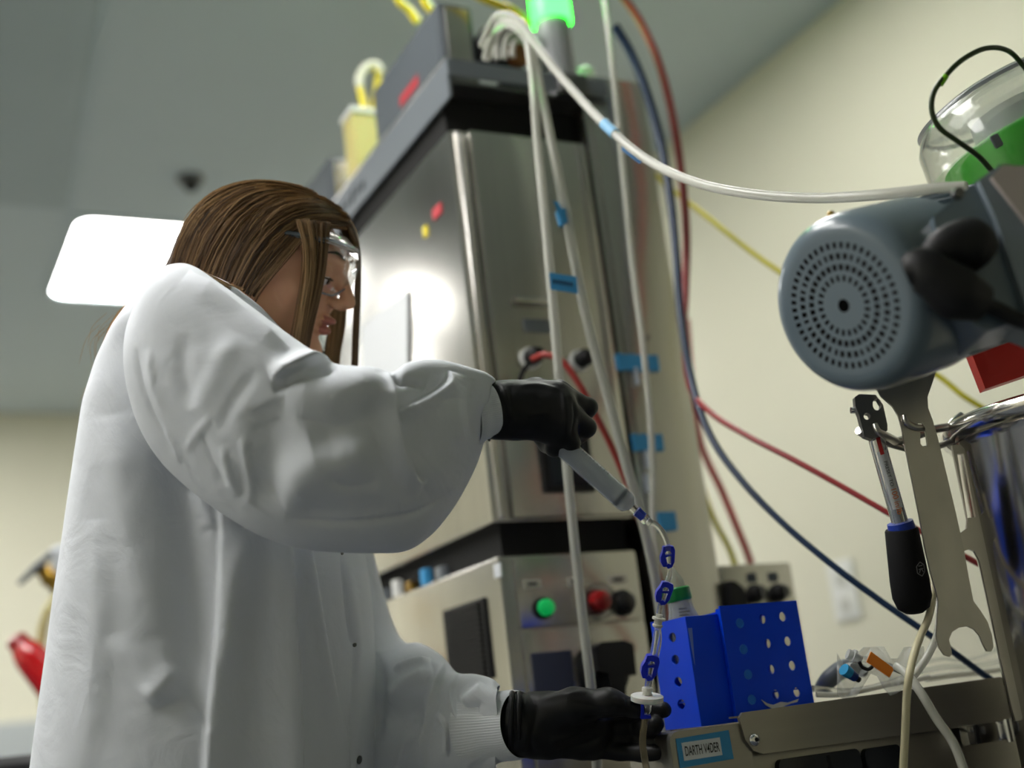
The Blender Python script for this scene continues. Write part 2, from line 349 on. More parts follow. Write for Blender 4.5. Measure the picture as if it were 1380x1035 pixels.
# pump head with tubing loops
c = onp(686, 62, 'y', 1.75)
t = thing('tubing_pump', 'black peristaltic pump with pale tubing loops lit green, beside the stack light', 'pump', (c[0], 1.74, 2.006))
B().box(c[0]-.03, c[0]+.05, 1.745, 1.80, 2.006, 2.03, .003).obj('foot', black, t)
B().lathe((c[0]-.004, 1.80, c[2]+.005), (0, -1, 0), [(0, .05), (.03, .052), (.05, .046), (.054, .03)], 36).obj('housing', black, t, 40)
B().lathe((c[0]+.012, 1.748, c[2]-.02), (0, -1, 0), [(0, .024), (.012, .022)], 24).obj('rotor', M('rotor_brown', srgb(120, 70, 30), .5), t, 40)
for k, dr_ in enumerate((0, .016, .032)):
    arc = [np.array([c[0]+.016-(.055-dr_)*math.cos(a)*.9, 1.742-.004*k, c[2]-.03+(.07-dr_*1.1)*math.sin(a)]) for a in np.linspace(-.1, 1.9, 9)]
    B().tube(arc, .0055, 10, 5).obj('tubing_loop', sili, t, 40)
# stack light
c = onp(746, 108, 'y', YM+.02)
t = thing('stack_light', 'signal tower on top of the tray: grey cylinder with a lit green lens', 'signal light', c)
cy = YM+.03; cx = c[0]+.020
zb = 2.006; gz = onp(744, 33, 'y', cy)[2]
B().lathe((cx, cy, zb), (0, 0, 1), [(0, .036), (.008, .036), (.01, .033), (gz-zb, .033)], 36).obj('body', M('stack_grey', srgb(150, 152, 155), .4), t, 40)
B().lathe((cx, cy, gz), (0, 0, 1), [(0, .036), (.003, .037), (.052, .037), (.055, .034)], 36).obj('lens', M('green_lens', srgb(10, 200, 40), .3, emit=(.010, 1, .016, 1), es=28), t, 40, label='lit green lens')
B().lathe((cx, cy, gz+.055), (0, 0, 1), [(0, .036), (.05, .036), (.053, .033)], 36).obj('lens', M('amber_lens', srgb(230, 120, 30), .3, emit=srgb(255, 120, 20), es=.6), t, 40, label='amber lens')
# bright steel valve block right of the stack light
c = onp(795, 90, 'y', 1.79)
t = thing('valve_block', 'small bright steel valve on the tray right of the stack light', 'valve', (c[0], 1.79, 2.0))
B().box(c[0]-.02, c[0]+.03, 1.775, 1.83, 2.006, 2.03, .003).obj('base', darksteel, t)
B().lathe((c[0]-.012, 1.79, 2.03), (0, 0, 1), [(0, .012), (.03, .012), (.032, .018), (.075, .018), (.08, .012)], 24).obj('body', whitep, t, 40)
B().lathe((c[0]+.018, 1.785, 2.03), (0, 0, 1), [(0, .009), (.05, .009)], 20).obj('elbow', chrome, t, 40)
c = onp(768, 150, 'y', YM)
t = tag(B().box(c[0]-.03, c[0]+.03, YM-.028, YM-.0105, 2.0, 2.04, .004).obj('latch_block', darksteel), 'small dark latch block on the tray front below the stack light', 'latch')
# cream bin with yellow tubes
yb = 2.26
xb_, zb_ = onp(502, 160, 'y', yb)[[0, 2]]
t = thing('tube_bin', 'cream open bin on the tray with yellow tubes standing in it', 'bin', (xb_, yb, 2.006))
xa = onp(478, 160, 'y', yb)[0]; xc = onp(526, 160, 'y', yb)[0]; w_ = (xc-xa)/2*1.4
xm_ = max(xb_, XM+.008+w_)
B().box(xm_-w_, xm_+w_, yb-.03, yb+.03, 2.006, zb_-.006, .004).obj('body', cream, t)
B().box(xm_-w_-.004, xm_+w_+.004, yb-.034, yb+.034, zb_-.006, zb_+.006, .003).obj('rim', whitep, t)
for i, L in enumerate(([(492, 150), (486, 125), (484, 105), (494, 92), (506, 90), (510, 100)], [(504, 152), (506, 130), (509, 108), (508, 92)], [(514, 150), (513, 125), (520, 118), (522, 112)])):
    q = [onp(a, b_, 'y', yb-.005+.012*i)+[xm_-xb_, 0, 0] for a, b_ in L]
    k = tag(B().tube(q, .0075, 10, 5).obj('yellow_tube', yellow), ('yellow tube bent over in the cream bin', 'straight yellow tube in the middle of the cream bin', 'short yellow tube at the right of the cream bin')[i], 'tube', 'yellow tubes in the cream bin')
B().tube([onp(a, b_, 'y', yb-.005)+[xm_-xb_, -.001, 0] for a, b_ in ((484, 118), (484, 104), (494, 90), (507, 88), (512, 98))], .0095, 10, 5).obj('end_cap', M('clear_sleeve', srgb(222, 222, 205), .4, alpha=.9), k)
for i, L in enumerate(([(520, -40), (537, 0), (552, 14), (563, 30)], [(560, -40), (572, 0), (580, 12), (592, 22)], [(600, -30), (648, -4), (690, 14), (712, 34)])):
    q = [onp(a, b_, 'y', (1.95, 1.88, 1.74)[i]) for a, b_ in L]
    tag(B().tube(q, .0085, 10, 6).obj('yellow_tube', yellow), ('yellow tube curving down at the top left of the grey controller', 'yellow tube beside the first above the grey controller', 'yellow tube running over the black pump head')[i], 'tube')
# ------------------------------------------------------------------ hoses and cables
def hose(name, label, cat, L, r, mat, sub=8, n=12, group=None, caps=True):
    o = B().tube(pts3(L), r, n, sub).obj(name, mat, smooth=60); return tag(o, label, cat, group)
def sleeve(parent, L, r, mat, name='tape_wrap', label=None):
    return B().tube(pts3(L), r, 14, 4).obj(name, mat, parent, 60, label)
h1 = hose('silicone_tube', 'white tube hanging straight down in front of the door to the lower hand, leftmost', 'tube',
     [(650, 62, 2.08), (664, 32, 2.04), (688, 24, 2.0), (708, 44, 1.97), (718, 110, 1.93), (725, 200, 1.90), (735, 300, 1.86), (746, 420, 1.83), (758, 560, 1.79), (770, 690, 1.75), (785, 830, 1.71), (797, 930, 1.68), (803, 1000, 1.67), (806, 1060, 1.67)], .0068, sili)
h2 = hose('silicone_tube', 'white tube with blue tape slanting down from the pump to the syringe line', 'tube',
     [(655, 80, 2.07), (668, 42, 2.04), (692, 34, 2.0), (714, 62, 1.97), (730, 130, 1.93), (747, 210, 1.90), (765, 300, 1.88), (780, 380, 1.86), (797, 455, 1.84), (822, 545, 1.82), (845, 630, 1.80), (868, 710, 1.79), (885, 790, 1.78), (893, 860, 1.78), (894, 930, 1.78), (897, 1040, 1.78)], .0075, sili)
sleeve(h2, [(757, 284, 1.885), (762, 303, 1.882)], .0105, tape, label='blue tape wrapped round the tube')
B().add([P(745, 270, 1.875), P(752, 272, 1.873), P(770, 303, 1.875), P(758, 303, 1.875), P(745, 270, 1.877), P(752, 272, 1.875), P(770, 303, 1.877), P(758, 303, 1.877)], [(0, 1, 2, 3), (4, 5, 6, 7), (0, 1, 5, 4), (2, 3, 7, 6), (1, 2, 6, 5), (3, 0, 4, 7)]).obj('tape_tail', tape, h2)
# flag label
def flag(parent, px0, py0, px1, py1, d, name='tape_flag', slope=.16):
    pp = [(px0, py0), (px1, py0+(px1-px0)*slope), (px1+2, py1+(px1-px0)*slope), (px0+2, py1)]
    v = [P(a, b_, d) for a, b_ in pp]+[P(a, b_, d+.002) for a, b_ in pp]
    return B().add(v, [(0, 1, 2, 3), (7, 6, 5, 4), (0, 4, 5, 1), (1, 5, 6, 2), (2, 6, 7, 3), (3, 7, 4, 0)]).obj(name, tape, parent, label='blue tape flag with small print')
fl = flag(h1, 740, 367, 777, 390, 1.83)
b = B(); 
for k in range(6): q = P(747+k*4.6, 379+k*.8, 1.829); b.box(q[0]-.0014, q[0]+.0014, q[1]-.0004, q[1]+.0004, q[2]-.003, q[2]+.003)
b.obj('print', ink, fl)
h3 = hose('silicone_tube', 'thick white hose sagging across the picture from the pump to the motor junction box', 'hose',
     [(655, 48, 2.0), (670, 22, 1.97), (695, 26, 1.95), (722, 60, 1.92), (760, 108, 1.87), (812, 165, 1.79), (870, 214, 1.70), (935, 245, 1.60), (1010, 261, 1.51), (1100, 267, 1.43), (1190, 262, 1.36), (1262, 254, 1.32), (1302, 252, 1.30)], .0062, sili)
sleeve(h3, [(814, 166.5, 1.788), (829, 180.5, 1.765)], .0078, M('light_blue_tape', srgb(140, 196, 236), .5), label='pale blue tape band')
B().add([P(838, 196, 1.755), P(866, 217, 1.74), P(862, 221, 1.74), P(838, 203, 1.755)]+[P(838, 196, 1.757), P(866, 217, 1.742), P(862, 221, 1.742), P(838, 203, 1.757)], [(0, 1, 2, 3), (7, 6, 5, 4), (0, 4, 5, 1), (1, 5, 6, 2), (2, 6, 7, 3), (3, 7, 4, 0)]).obj('tape_tail', M('mid_blue_tape', srgb(72, 130, 190), .5), h3)
h4 = hose('silicone_tube', 'thin white tube running down the face of the steel column', 'tube',
     [(812, -20, 2.16), (822, 60, 2.13), (833, 160, 2.10), (843, 260, 2.07), (853, 360, 2.05), (866, 460, 2.02), (876, 560, 2.0), (880, 640, 1.99), (880, 700, 1.98), (886, 760, 1.97)], .0052, sili)
hose('red_tube', 'faded red tube looping down beside the steel column', 'tube',
     [(835, -10, 2.35), (860, 25, 2.35), (886, 80, 2.33), (905, 150, 2.30), (918, 230, 2.26), (925, 310, 2.2), (924, 390, 2.16), (922, 450, 2.12), (930, 520, 2.02), (958, 556, 1.93), (1005, 586, 1.85), (1070, 620, 1.78), (1130, 653, 1.73), (1200, 693, 1.68), (1262, 728, 1.66), (1340, 772, 1.66)], [.0078, .0078, .0072, .0055, .0045, .004, .004], M('red_tube_main', srgb(150, 50, 52), .35))
hose('blue_cable', 'dark blue cable sweeping from the column down to the right-hand rail', 'cable',
     [(828, 35, 2.3), (848, 68, 2.3), (870, 120, 2.28), (890, 190, 2.25), (904, 270, 2.2), (912, 350, 2.15), (918, 430, 2.1), (934, 520, 2.0), (958, 588, 1.93), (1000, 648, 1.86), (1055, 705, 1.79), (1120, 760, 1.73), (1190, 812, 1.69), (1262, 862, 1.66), (1320, 905, 1.66), (1360, 932, 1.66)], [.009, .0085, .0075, .006, .0048, .0045, .0045], bluec)
hose('red_tube', 'pink blurred tube behind the gauge panel, next to the wall', 'tube', [(925, 430, 2.5), (932, 520, 2.5), (945, 600, 2.5), (972, 660, 2.48), (995, 715, 2.45), (1013, 765, 2.45), (1020, 830, 2.45), (1028, 1100, 2.4), (1035, 1600, 2.35)], .0075, redt)
hose('yellow_cable', 'yellow cable slanting down behind the motor', 'cable', [(880, 232, 2.4), (905, 255, 2.38), (960, 298, 2.3), (1020, 345, 2.22), (1090, 392, 2.15), (1170, 447, 2.1), (1262, 505, 2.05), (1305, 538, 2.02), (1380, 580, 2.0)], .0046, yellowg)
hose('yellow_cable', 'short yellow cable behind the gauge panel', 'cable', [(940, 640, 2.45), (962, 700, 2.43), (985, 745, 2.42), (1000, 800, 2.4)], .006, yellowg)
hose('red_cable', 'red cable looping from the black port plug down the enclosure front', 'cable',
     [(718, 484, 1.98), (735, 478, 1.96), (758, 488, 1.95), (782, 520, 1.94), (806, 565, 1.94), (828, 610, 1.94), (846, 655, 1.94), (866, 710, 1.95), (882, 760, 1.96), (894, 800, 1.97), (900, 860, 1.98)], .0052, M('brick_red_cable', srgb(150, 50, 44), .4, var=.05))
hose('black_cable', 'short black cable hanging from the left port plug', 'cable', [(713, 490, 1.98), (704, 502, 1.99), (700, 520, 2.0), (706, 560, 2.02)], .004, black)
# ------------------------------------------------------------------ left background: valve stand, red handle, stool
c = P(128, 800, 3.0)
t = thing('valve_stand', 'steel stand behind the woman carrying a brass valve with a grey lever', 'valve stand', (c[0], c[1], 0))
B().lathe((c[0], c[1], .03), (0, 0, 1), [(0, .02), (1.62, .02)], 20).obj('pole', steel_k, t, 40)
B().lathe((c[0], c[1], 0), (0, 0, 1), [(0, .2), (.02, .2), (.03, .05)], 32).obj('base', darksteel, t, 40)
v0 = P(118, 812, 3.0); v1 = P(48, 762, 3.0); ax = v1-v0; Lv = np.linalg.norm(ax)
B().lathe(v0, ax, [(0, .034), (Lv*.3, .034), (Lv*.31, .042), (Lv*.5, .042), (Lv*.52, .028), (Lv*.78, .026), (Lv*.8, .018), (Lv, .014)], 12).obj('valve_body', brass, t, 30)
B().tube([P(26, 786, 2.98), P(50, 764, 2.97), P(76, 740, 2.98)], [.006, .011, .008], 8, 4).obj('lever', graymetal, t, 50)
B().lathe(P(84, 752, 2.98), UP, [(-.03, .022), (.02, .026), (.03, .018)], 20).obj('bonnet', M('bright_grey', srgb(200, 206, 214), .3), t, 40)
B().tube([v0, P(128, 800, 3.0)], .018, 10, 1).obj('elbow', brass, t, 40)
tag(B().tube(pts3([(96, 788, 2.97), (76, 805, 2.94), (62, 830, 2.92), (55, 870, 2.92), (58, 930, 2.92), (64, 1000, 2.92), (62, 1080, 2.92)]), .0115, 12, 6).obj('pale_hose', M('pale_yellow_hose', srgb(205, 196, 140), .4, alpha=.92), smooth=60), 'pale yellowish hose hanging from the brass valve', 'hose')
tag(B().tube(pts3([(90, 860, 2.7), (80, 900, 2.7), (70, 960, 2.7), (60, 1020, 2.7), (56, 1070, 2.7)]), .011, 12, 6).obj('yellow_hose', yellow, smooth=60), 'bright yellow hose at the left edge of the white coat', 'hose')
a = P(22, 862, 2.8); b_ = P(104, 962, 2.8)
t = thing('red_handle', 'red tubular handle sticking out left of the coat', 'handle', b_)  # plain red handle, gives off no light
B().tube([a, P(40, 884, 2.8), P(70, 920, 2.8), b_], [.018, .036, .040, .036], 20, 5).obj('grip', M('gloss_red', srgb(190, 14, 24), .18, coat=.6), t, 60)
B().lathe(a, a-b_, [(-.01, .026), (.004, .022), (.01, .01)], 20).obj('end_cap', M('gloss_red_dark', srgb(150, 20, 30), .3), t, 40)
c = P(20, 1045, 2.2)
t = thing('stool', 'black rounded stool top at the lower left corner', 'stool', (c[0], c[1], 0))
B().lathe((c[0], c[1], c[2]-.03), (0, 0, 1), [(0, .13), (.02, .15), (.045, .15), (.06, .13), (.063, 0.01)], 32).obj('seat', black, t, 50)
B().lathe((c[0], c[1], .03), (0, 0, 1), [(0, .02), (c[2]-.06, .02)], 16).obj('post', steel_k, t, 40)
B().lathe((c[0], c[1], 0), (0, 0, 1), [(0, .2), (.02, .2), (.03, .05)], 32).obj('base', darksteel, t, 40)
# ------------------------------------------------------------------ instrument cart with rail, on the right
YR = 1.225
t = thing('instrument_cart', 'low stainless instrument cart with a bolted front rail and a printed blue name label', 'cart', (1.1, 1.4, 0)); CART = t
B().box(.85, 1.62, YR+.012, 1.40, .05, .897, .006).obj('body', steel_b, t, 30)
B().box(.89, 1.60, YR+.05, 1.38, 0, .05).obj('plinth', black, t)
B().plate([rrect(.803, .912, .78, .899, .012)], (0, YR+.004, 0), X, Z, (0, .008, 0)).obj('label_panel', steel_b, t, 30)
def rx(px, py, y=YR): q = onp(px, py, 'y', y); return q[0], q[2]
out = [(.904, .908), (.911, .911)]; 
z_l = .9095; 
o2 = [(.899, .905), (.905, .9105), (1.325, .9155), (1.334, .912), (1.336, .864), (1.331, .8595), (.925, .862), (.912, .867), (.903, .880)]
x, z = rx(1016, 997)
B().plate([o2, circ(x, z, .0035, n=12)], (0, YR, 0), X, Z, (0, .004, 0)).obj('rail', steel_b, t, 30, label='stainless front rail')
k = B().lathe((x, YR, z), (0, -1, 0), [(-.004, .0075), (.0015, .0075), (.0035, .0065), (.005, .004)], 24).obj('bolt', chrome, t, 40)
B().lathe((x, YR-.0052, z), (0, -1, 0), [(0, .0026), (.0006, .0026)], 6).obj('socket', black, k)
B().plate([[(.899, 0), (1.336, 0), (1.336, .016), (.899, .016)]], (0, YR+.004, .905), X, Y, (0, 0, .0022)).obj('rail_flange', steel_b, t)
xa, z1 = rx(911, 995, YR+.003); xb, z2 = rx(989, 1025, YR+.003)
lab = B().plate([[(xa, z2+.000), (xb, z2+.002), (xb-.001, z1+.0015), (xa, z1-.0005)]], (0, YR+.0025, 0), X, Z, (0, .0014, 0)).obj('blue_label', tape, t)
pa, pz = rx(920, 1001, YR); pb, pz2 = rx(975, 1018, YR)
wl = B().plate([[(pa, pz2), (pb, pz2+.0005), (pb, pz+.0005), (pa, pz)]], (0, YR+.0018, 0), X, Z, (0, .0007, 0)).obj('white_strip', paper, lab)
def text(s, loc, h, wid, U, V, mat, parent, name='lettering', ext=.0002, bold=0.0):
    cu = bpy.data.curves.new('t', 'FONT'); cu.body = s; cu.size = 1; cu.extrude = 0; cu.offset = bold; cu.align_x = 'CENTER'; cu.align_y = 'CENTER'
    o = bpy.data.objects.new('t', cu); COL.objects.link(o); dg = bpy.context.evaluated_depsgraph_get()
    me = bpy.data.meshes.new_from_object(o.evaluated_get(dg)); bpy.data.objects.remove(o)
    vs = np.array([v.co[:] for v in me.vertices]); w = vs[:, 0].max()-vs[:, 0].min(); hh = vs[:, 1].max()-vs[:, 1].min()
    vs[:, 0] -= (vs[:, 0].max()+vs[:, 0].min())/2; vs[:, 1] -= (vs[:, 1].max()+vs[:, 1].min())/2
    U = np.array(U, float); V = np.array(V, float); loc = np.array(loc, float)
    for v, q in zip(me.vertices, vs): v.co = loc+U*(q[0]/w*wid)+V*(q[1]/hh*h)
    return link(name, me, mat, parent)
text('DARTH V4DER', ((pa+pb)/2, YR+.0015, (pz+pz2)/2+.0003), (pz-pz2)*.55, (pb-pa)*.90, X, Z, ink, wl, bold=.012)
# dark panels below the rail
for (pxa, pxb, nm) in ((1040, 1152, 'drawer_panel'), (1158, 1208, 'drawer_panel')):
    xa, z1 = rx(pxa, 1000, YR+.01); xb, _ = rx(pxb, 1000, YR+.01)
    B().plate([rrect(xa, xb, .60, .857-(.004 if pxa < 1100 else .006), .008)], (0, YR+.004, 0), X, Z, (0, .008, 0)).obj(nm, M('dark_glass_panel', srgb(26, 30, 34), .18), t, 30)
B().box(1.02, 1.024, YR+.0035, YR+.012, .60, .85).obj('panel_gap', void, t)
xa, z1 = rx(1292, 976); xb, z2 = rx(1350, 1000)
k = B().box(xa, xb, YR-.012, YR+.003, z2+.002, z1-.002, .004).obj('latch', chrome, t, 40)
B().box(xa+.012, xa+.018, YR-.014, YR-.012, z2+.003, z1-.003, .0005).obj('latch_seam', black, k)
B().lathe((xb-.002, YR-.016, z2-.0), (0, 0, 1), [(0, .005), (.028, .005)], 14).obj('latch_pin', chrome, k, 40)
# ------------------------------------------------------------------ blue tube rack
def holed(b, u0, u1, v0, v1, holes, O, U, V, N, rx_, ry_):
    b.plate([[(u0, v0), (u1, v0), (u1, v1), (u0, v1)]]+[circ(a, c, rx_, ry_, 18) for a, c in holes], O, U, V, N)
zb, zt = .8995, 1.040; TH = .0022
t = thing('tube_rack', 'bright blue translucent plastic tube rack with round holes standing on the cart', 'rack', (.985, 1.36, zb)); 
y0, y1, xa, xm, xb = 1.292, 1.375, onp(924, 836, 'y', 1.298)[0], .945, 1.067
hl = []
for px, py in ((1028, 834), (1055, 831), (1035, 867), (1062, 864), (1040, 902), (1068, 897), (1046, 936), (1074, 933)):
    x, z = rx(px, py, y0); hl.append((x, z))
fp = B(); holed(fp, xm, xb, zb, zt, hl, (0, y0, 0), X, Z, (0, TH, 0), .0054, .0060); fp.obj('front_panel', rackm, t, 30)
hm = [rx(px, py, y0) for px, py in ((997, 840), (1002, 875), (1008, 909), (1013, 943))]
hm = [rx(px, py, y0) for px, py in ((997, 840), (1002, 875), (1008, 909), (1013, 943))]
for a, c in hm: B().lathe((a, y0, c), (0, -1, 0), [(-.001, .0062), (.0006, .0060), (.0008, .0052), (.0002, .0046), (0, .0001)], 20).obj('hole_blank', M('rack_blue_light', srgb(30, 130, 250), .35, trans=.2), t, 40)
hcs = [onp(px, py, 'x', xa)[[1, 2]] for px, py in ((906, 859), (910, 889), (914, 919), (918, 949))]
hc = [(xa+(y1-q[0])*.85, q[1]+.001) for q in hcs]
lp = B(); lp.box(xa, xm, y0+.006, y0+.006+TH, zb, zt-.009, .0006); lp.obj('front_panel', rackm, t, 30)
# slit of light on the left section, painted as a pale blue sliver
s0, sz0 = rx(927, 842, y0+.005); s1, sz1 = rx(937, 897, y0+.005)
B().plate([[(s0, sz0-.004), (s0+.006, sz0-.004), (s1, sz1)]], (0, y0+.0056, 0), X, Z, (0, .0004, 0)).obj('light_slit', M('slit_light', srgb(120, 150, 235), .5), t)
bk = B(); PX_ = .0235; zs_ = [c for a, c in hc]
bh = [(hc[0][0]+.0002+PX_*k, zs_[j]+.004) for k in (0,) for j in range(4)]+[(hl[2*j][0]+PX_*k, hl[2*j][1]+.004) for k in (0, 1) for j in range(4)]
bh = [q for q in bh if xa+.010 < q[0] < xb-.010 and q[0] != 0]
bh = [q for i, q in enumerate(bh) if all(abs(q[0]-w[0]) > .016 or abs(q[1]-w[1]) > .017 for w in bh[:i])]
holed(bk, xa, xb, zb, zt-.006, bh, (0, y1, 0), X, Z, (0, TH, 0), .0074, .0080); bk.obj('back_panel', rackm, t, 30)
sd = B(); holed(sd, y0+.008, y1, zb, zt-.009, [tuple(q) for q in hcs], (xa, 0, 0), Y, Z, (TH, 0, 0), .0082, .0060); sd.obj('side_panel', rackm, t, 30)
sh_ = []
for j in range(4):
    for k in (0, 1):
        xh, zh = hl[2*j+k]; yy = y0+(xb-xh)/.85
        if y0+.01 < yy < y1-.009: sh_.append((yy, zh+.003))
sd = B(); holed(sd, y0+TH, y1, zb, zt-.002, sh_, (xb-TH, 0, 0), Y, Z, (TH, 0, 0), .0085, .0085); sd.obj('side_panel', rackm, t, 30)
B().box(xm, xm+TH, y0+TH, y0+.010, zb, zt-.003).obj('side_panel', rackm, t)
B().box(xa+TH, xb-TH, y0+.008, y1, zb+.001, zb+.003).obj('bottom', rackm, t)
B().box(xa+TH, xb-TH, y0+.024, y1, zb+.030, zb+.032).obj('shelf', rackm, t)
tp = B(); tp.plate([[(xm+TH, y0+TH), (xb-TH, y0+TH), (xb-TH, y1), (xm+TH, y1)]]+[circ(xm+.032+.058*i, y0+.047, .017) for i in range(2)], (0, 0, zt-.008), X, Y, (0, 0, .002)); tp.obj('top_plate', rackm, t, 30)
tp = B(); tp.plate([[(xa+TH, y0+.009), (xm, y0+.009), (xm, y1), (xa+TH, y1)], circ(xa+.033, y0+.046, .0235)], (0, 0, zt-.016), X, Y, (0, 0, .002)); tp.obj('top_plate', rackm, t, 30)
# torn white scrap stuck at the bottom
sp = [(1026, 943), (1034, 948), (1042, 950), (1052, 946), (1062, 947), (1076, 942), (1074, 946), (1066, 948), (1058, 951), (1048, 956), (1040, 955), (1032, 950)]
q = [rx(a, b_, y0-.001) for a, b_ in sp]
tag(B().plate([q], (0, y0-.0016, 0), X, Z, (0, .0012, 0)).obj('paper_scrap', paper), 'torn white scrap of paper stuck to the lower front of the blue rack', 'paper')
# bottle with green cap standing in the rack
bx, by = xa+.033, y0+.046
cb = onp(921, 800, 'y', by)
t = thing('conical_bottle', 'clear graduated bottle with a green cap standing in the left part of the blue rack', 'bottle', (cb[0], by, zb+.035))
ax = np.array([-.10, 0, 1.0]); o = np.array([cb[0]+.004, by, zb+.036]); hz = cb[2]-o[2]
B().lathe(o, ax, [(0, .004), (.015, .010), (.03, .0225), (hz-.058, .0225), (hz-.036, .0215), (hz-.020, .0165), (hz-.008, .0150), (hz-.008, .0138), (hz-.022, .0150), (hz-.040, .0200), (.03, .0210), (.016, .008)], 36, False).obj('body', M('bottle_plastic', srgb(214, 220, 222), .2, trans=.6, alpha=.65, ior=1.2), t, 50)
B().lathe(o, ax, [(hz-.0085, .0158), (hz-.007, .0168), (hz+.007, .0168), (hz+.0085, .0155)], 36).obj('cap', greencap, t, 40)
B().lathe(o, ax, [(hz+.0085, .0125), (hz+.018, .0115), (hz+.026, .007), (hz+.034, .0035), (hz+.036, .001)], 28).obj('spout', M('spout_plastic', srgb(205, 208, 196), .2, trans=.5, alpha=.6, ior=1.2), t, 50)
gt = B()
for k in range(9):
    zc_ = o[2]+hz-.020-.0042*k; r_ = np.interp(hz-.020-.0042*k, [hz-.058, hz-.036, hz-.020], [.0228, .0218, .0168])
    cx_ = o[0]-.10*(zc_-o[2])
    for j in range(5):
        a = math.radians(-70+j*(9 if k % 2 else 6)); p0 = (cx_+r_*math.sin(a+.5)*1.01, by-r_*math.cos(a+.5)*1.01)
        gt.box(p0[0]-.0014, p0[0]+.0014, p0[1]-.0004, p0[1]+.0004, zc_-.0004, zc_+.0004)
gt.obj('graduation_marks', ink, t)
# ------------------------------------------------------------------ syringe line: tubing, clamps, filter
DL = 1.475
def seg(name, label, L, r, m_=clear): return tag(B().tube(pts3(L), r, 12, 8).obj(name, m_, smooth=60), label, 'tube')
l1 = seg('clear_tubing', 'clear tubing curving from the syringe tip down to the green-capped bottle', [(872, 702, 1.462), (884, 707, 1.464), (894, 719, 1.467), (900, 737, 1.47), (902, 756, DL), (903, 772, DL), (899, 786, DL), (894, 802, DL), (890, 818, DL), (887, 833, DL)], .0034)
l2 = seg('clear_tubing', 'double clear tubing between the white connector and the filter disc', [(887, 843, DL), (884, 858, DL), (881, 874, DL), (877, 893, DL), (874, 912, DL), (872, 930, DL)], .0036)
B().tube(pts3([(888, 845, DL+.006), (889, 862, DL+.006), (886, 880, DL+.006), (882, 900, DL+.006), (877, 918, DL+.004), (873, 930, DL)]), .0026, 10, 6).obj('second_strand', clear, l2, 60)
B().tube(pts3([(885, 850, DL-.003), (882, 872, DL-.003), (879, 890, DL-.003)]), .0012, 8, 4).obj('painted_highlight', whitep, l2, 60)  # thin white strand stands in for the highlight along the tubing
def clamp(px, py, ang, s, label, parent_d=DL):
    """pinch clamp: ring shaped body with a ratchet tongue and two jaws"""
    c = P(px, py, parent_d); a = math.radians(ang); V = UP*math.cos(a)+RT*math.sin(a); U = RT*math.cos(a)-UP*math.sin(a)
    t = thing('pinch_clamp', label, 'clamp', c, 'blue pinch clamps on the syringe line')
    body = [(-.008, .013), (-.002, .0155), (.006, .015), (.0085, .010), (.009, -.006), (.006, -.0135), (.001, -.016), (-.003, -.012), (.001, -.009), (.0045, -.010), (.0040, -.004), (.0038, .006), (.0015, .0085), (-.003, .0080), (-.0050, .005), (-.0085, .006)]
    body = [(x*s, y*s) for x, y in body]
    w = .0062*s
    B().plate([body], c-FW*w, U, V, FW*2*w).obj('frame', clampb, t, 30)
    lever = [(-.0085, .006), (-.0050, .0055), (-.0032, -.002), (-.001, -.008), (-.002, -.0135), (-.006, -.014), (-.0095, -.008), (-.0105, -.001)]
    B().plate([[(x*s, y*s) for x, y in lever]], c-FW*w*1.15, U, V, FW*2.3*w).obj('lever', clampb, t, 30)
    B().plate([[(-.004*s, -.001*s), (.005*s, .002*s), (.005*s, .005*s), (-.004*s, .002*s)]], c-FW*w*.9, U, V, FW*1.8*w).obj('jaw', clampb, t, 30)
    return t
clamp(900, 750, 5, .86, 'upper blue pinch clamp, just below the syringe')
clamp(895, 799, 22, .90, 'middle blue pinch clamp, beside the green bottle cap')
clamp(876, 899, 17, .98, 'lowest blue pinch clamp, just above the white filter disc')
c = P(887, 838, DL); axl = P(884, 852, DL)-P(889, 826, DL)
t = thing('luer_connector', 'small white ribbed connector between two blue clamps', 'connector', c)
B().lathe(c, axl, [(-.009, .0038), (-.005, .0038), (-.005, .0078), (-.0025, .0078), (-.0025, .0048), (.003, .0048), (.0035, .0062), (.006, .0058), (.007, .004)], 20).obj('body', M('milky', srgb(222, 222, 214), .35, alpha=.95), t, 40)
c = P(872, 941, DL); axf = -(UP*1.0+RT*.03+FW*.02)
t = thing('filter_disc', 'round white syringe filter disc above the gloved fingers', 'filter', c)
B().lathe(c, axf, [(-.0036, .0178), (-.0028, .0193), (.0028, .0193), (.0036, .0178)], 40).obj('housing', M('filter_white', srgb(226, 228, 224), .4, sss=.2), t, 40)
B().lathe(c, axf, [(-.0125, .0062), (-.0085, .0066), (-.008, .005), (-.0045, .006)], 24).obj('inlet', M('milky', None), t, 40)
B().lathe(c, axf, [(.0042, .0058), (.016, .0048), (.018, .0035)], 24).obj('outlet', clearp, t, 40)
k = B().plate([[(-.0075, .0), (-.0045, .0), (-.0040, -.014), (.004, -.0155), (.004, -.0185), (-.008, -.019), (-.0080, -.014)]], c-UP*.004-FW*.006, RT, UP, FW*.008).obj('blue_collar', clampb, t, 30)
seg('clear_tubing', 'lower clear tube running down from the filter past the gloved fingers', [(871, 962, DL), (868, 978, DL), (866, 998, DL), (868, 1018, DL), (872, 1040, DL), (878, 1075, DL)], .0042, M('liquid_tube', srgb(190, 178, 150), .15, trans=.6, alpha=.8, ior=1.25))
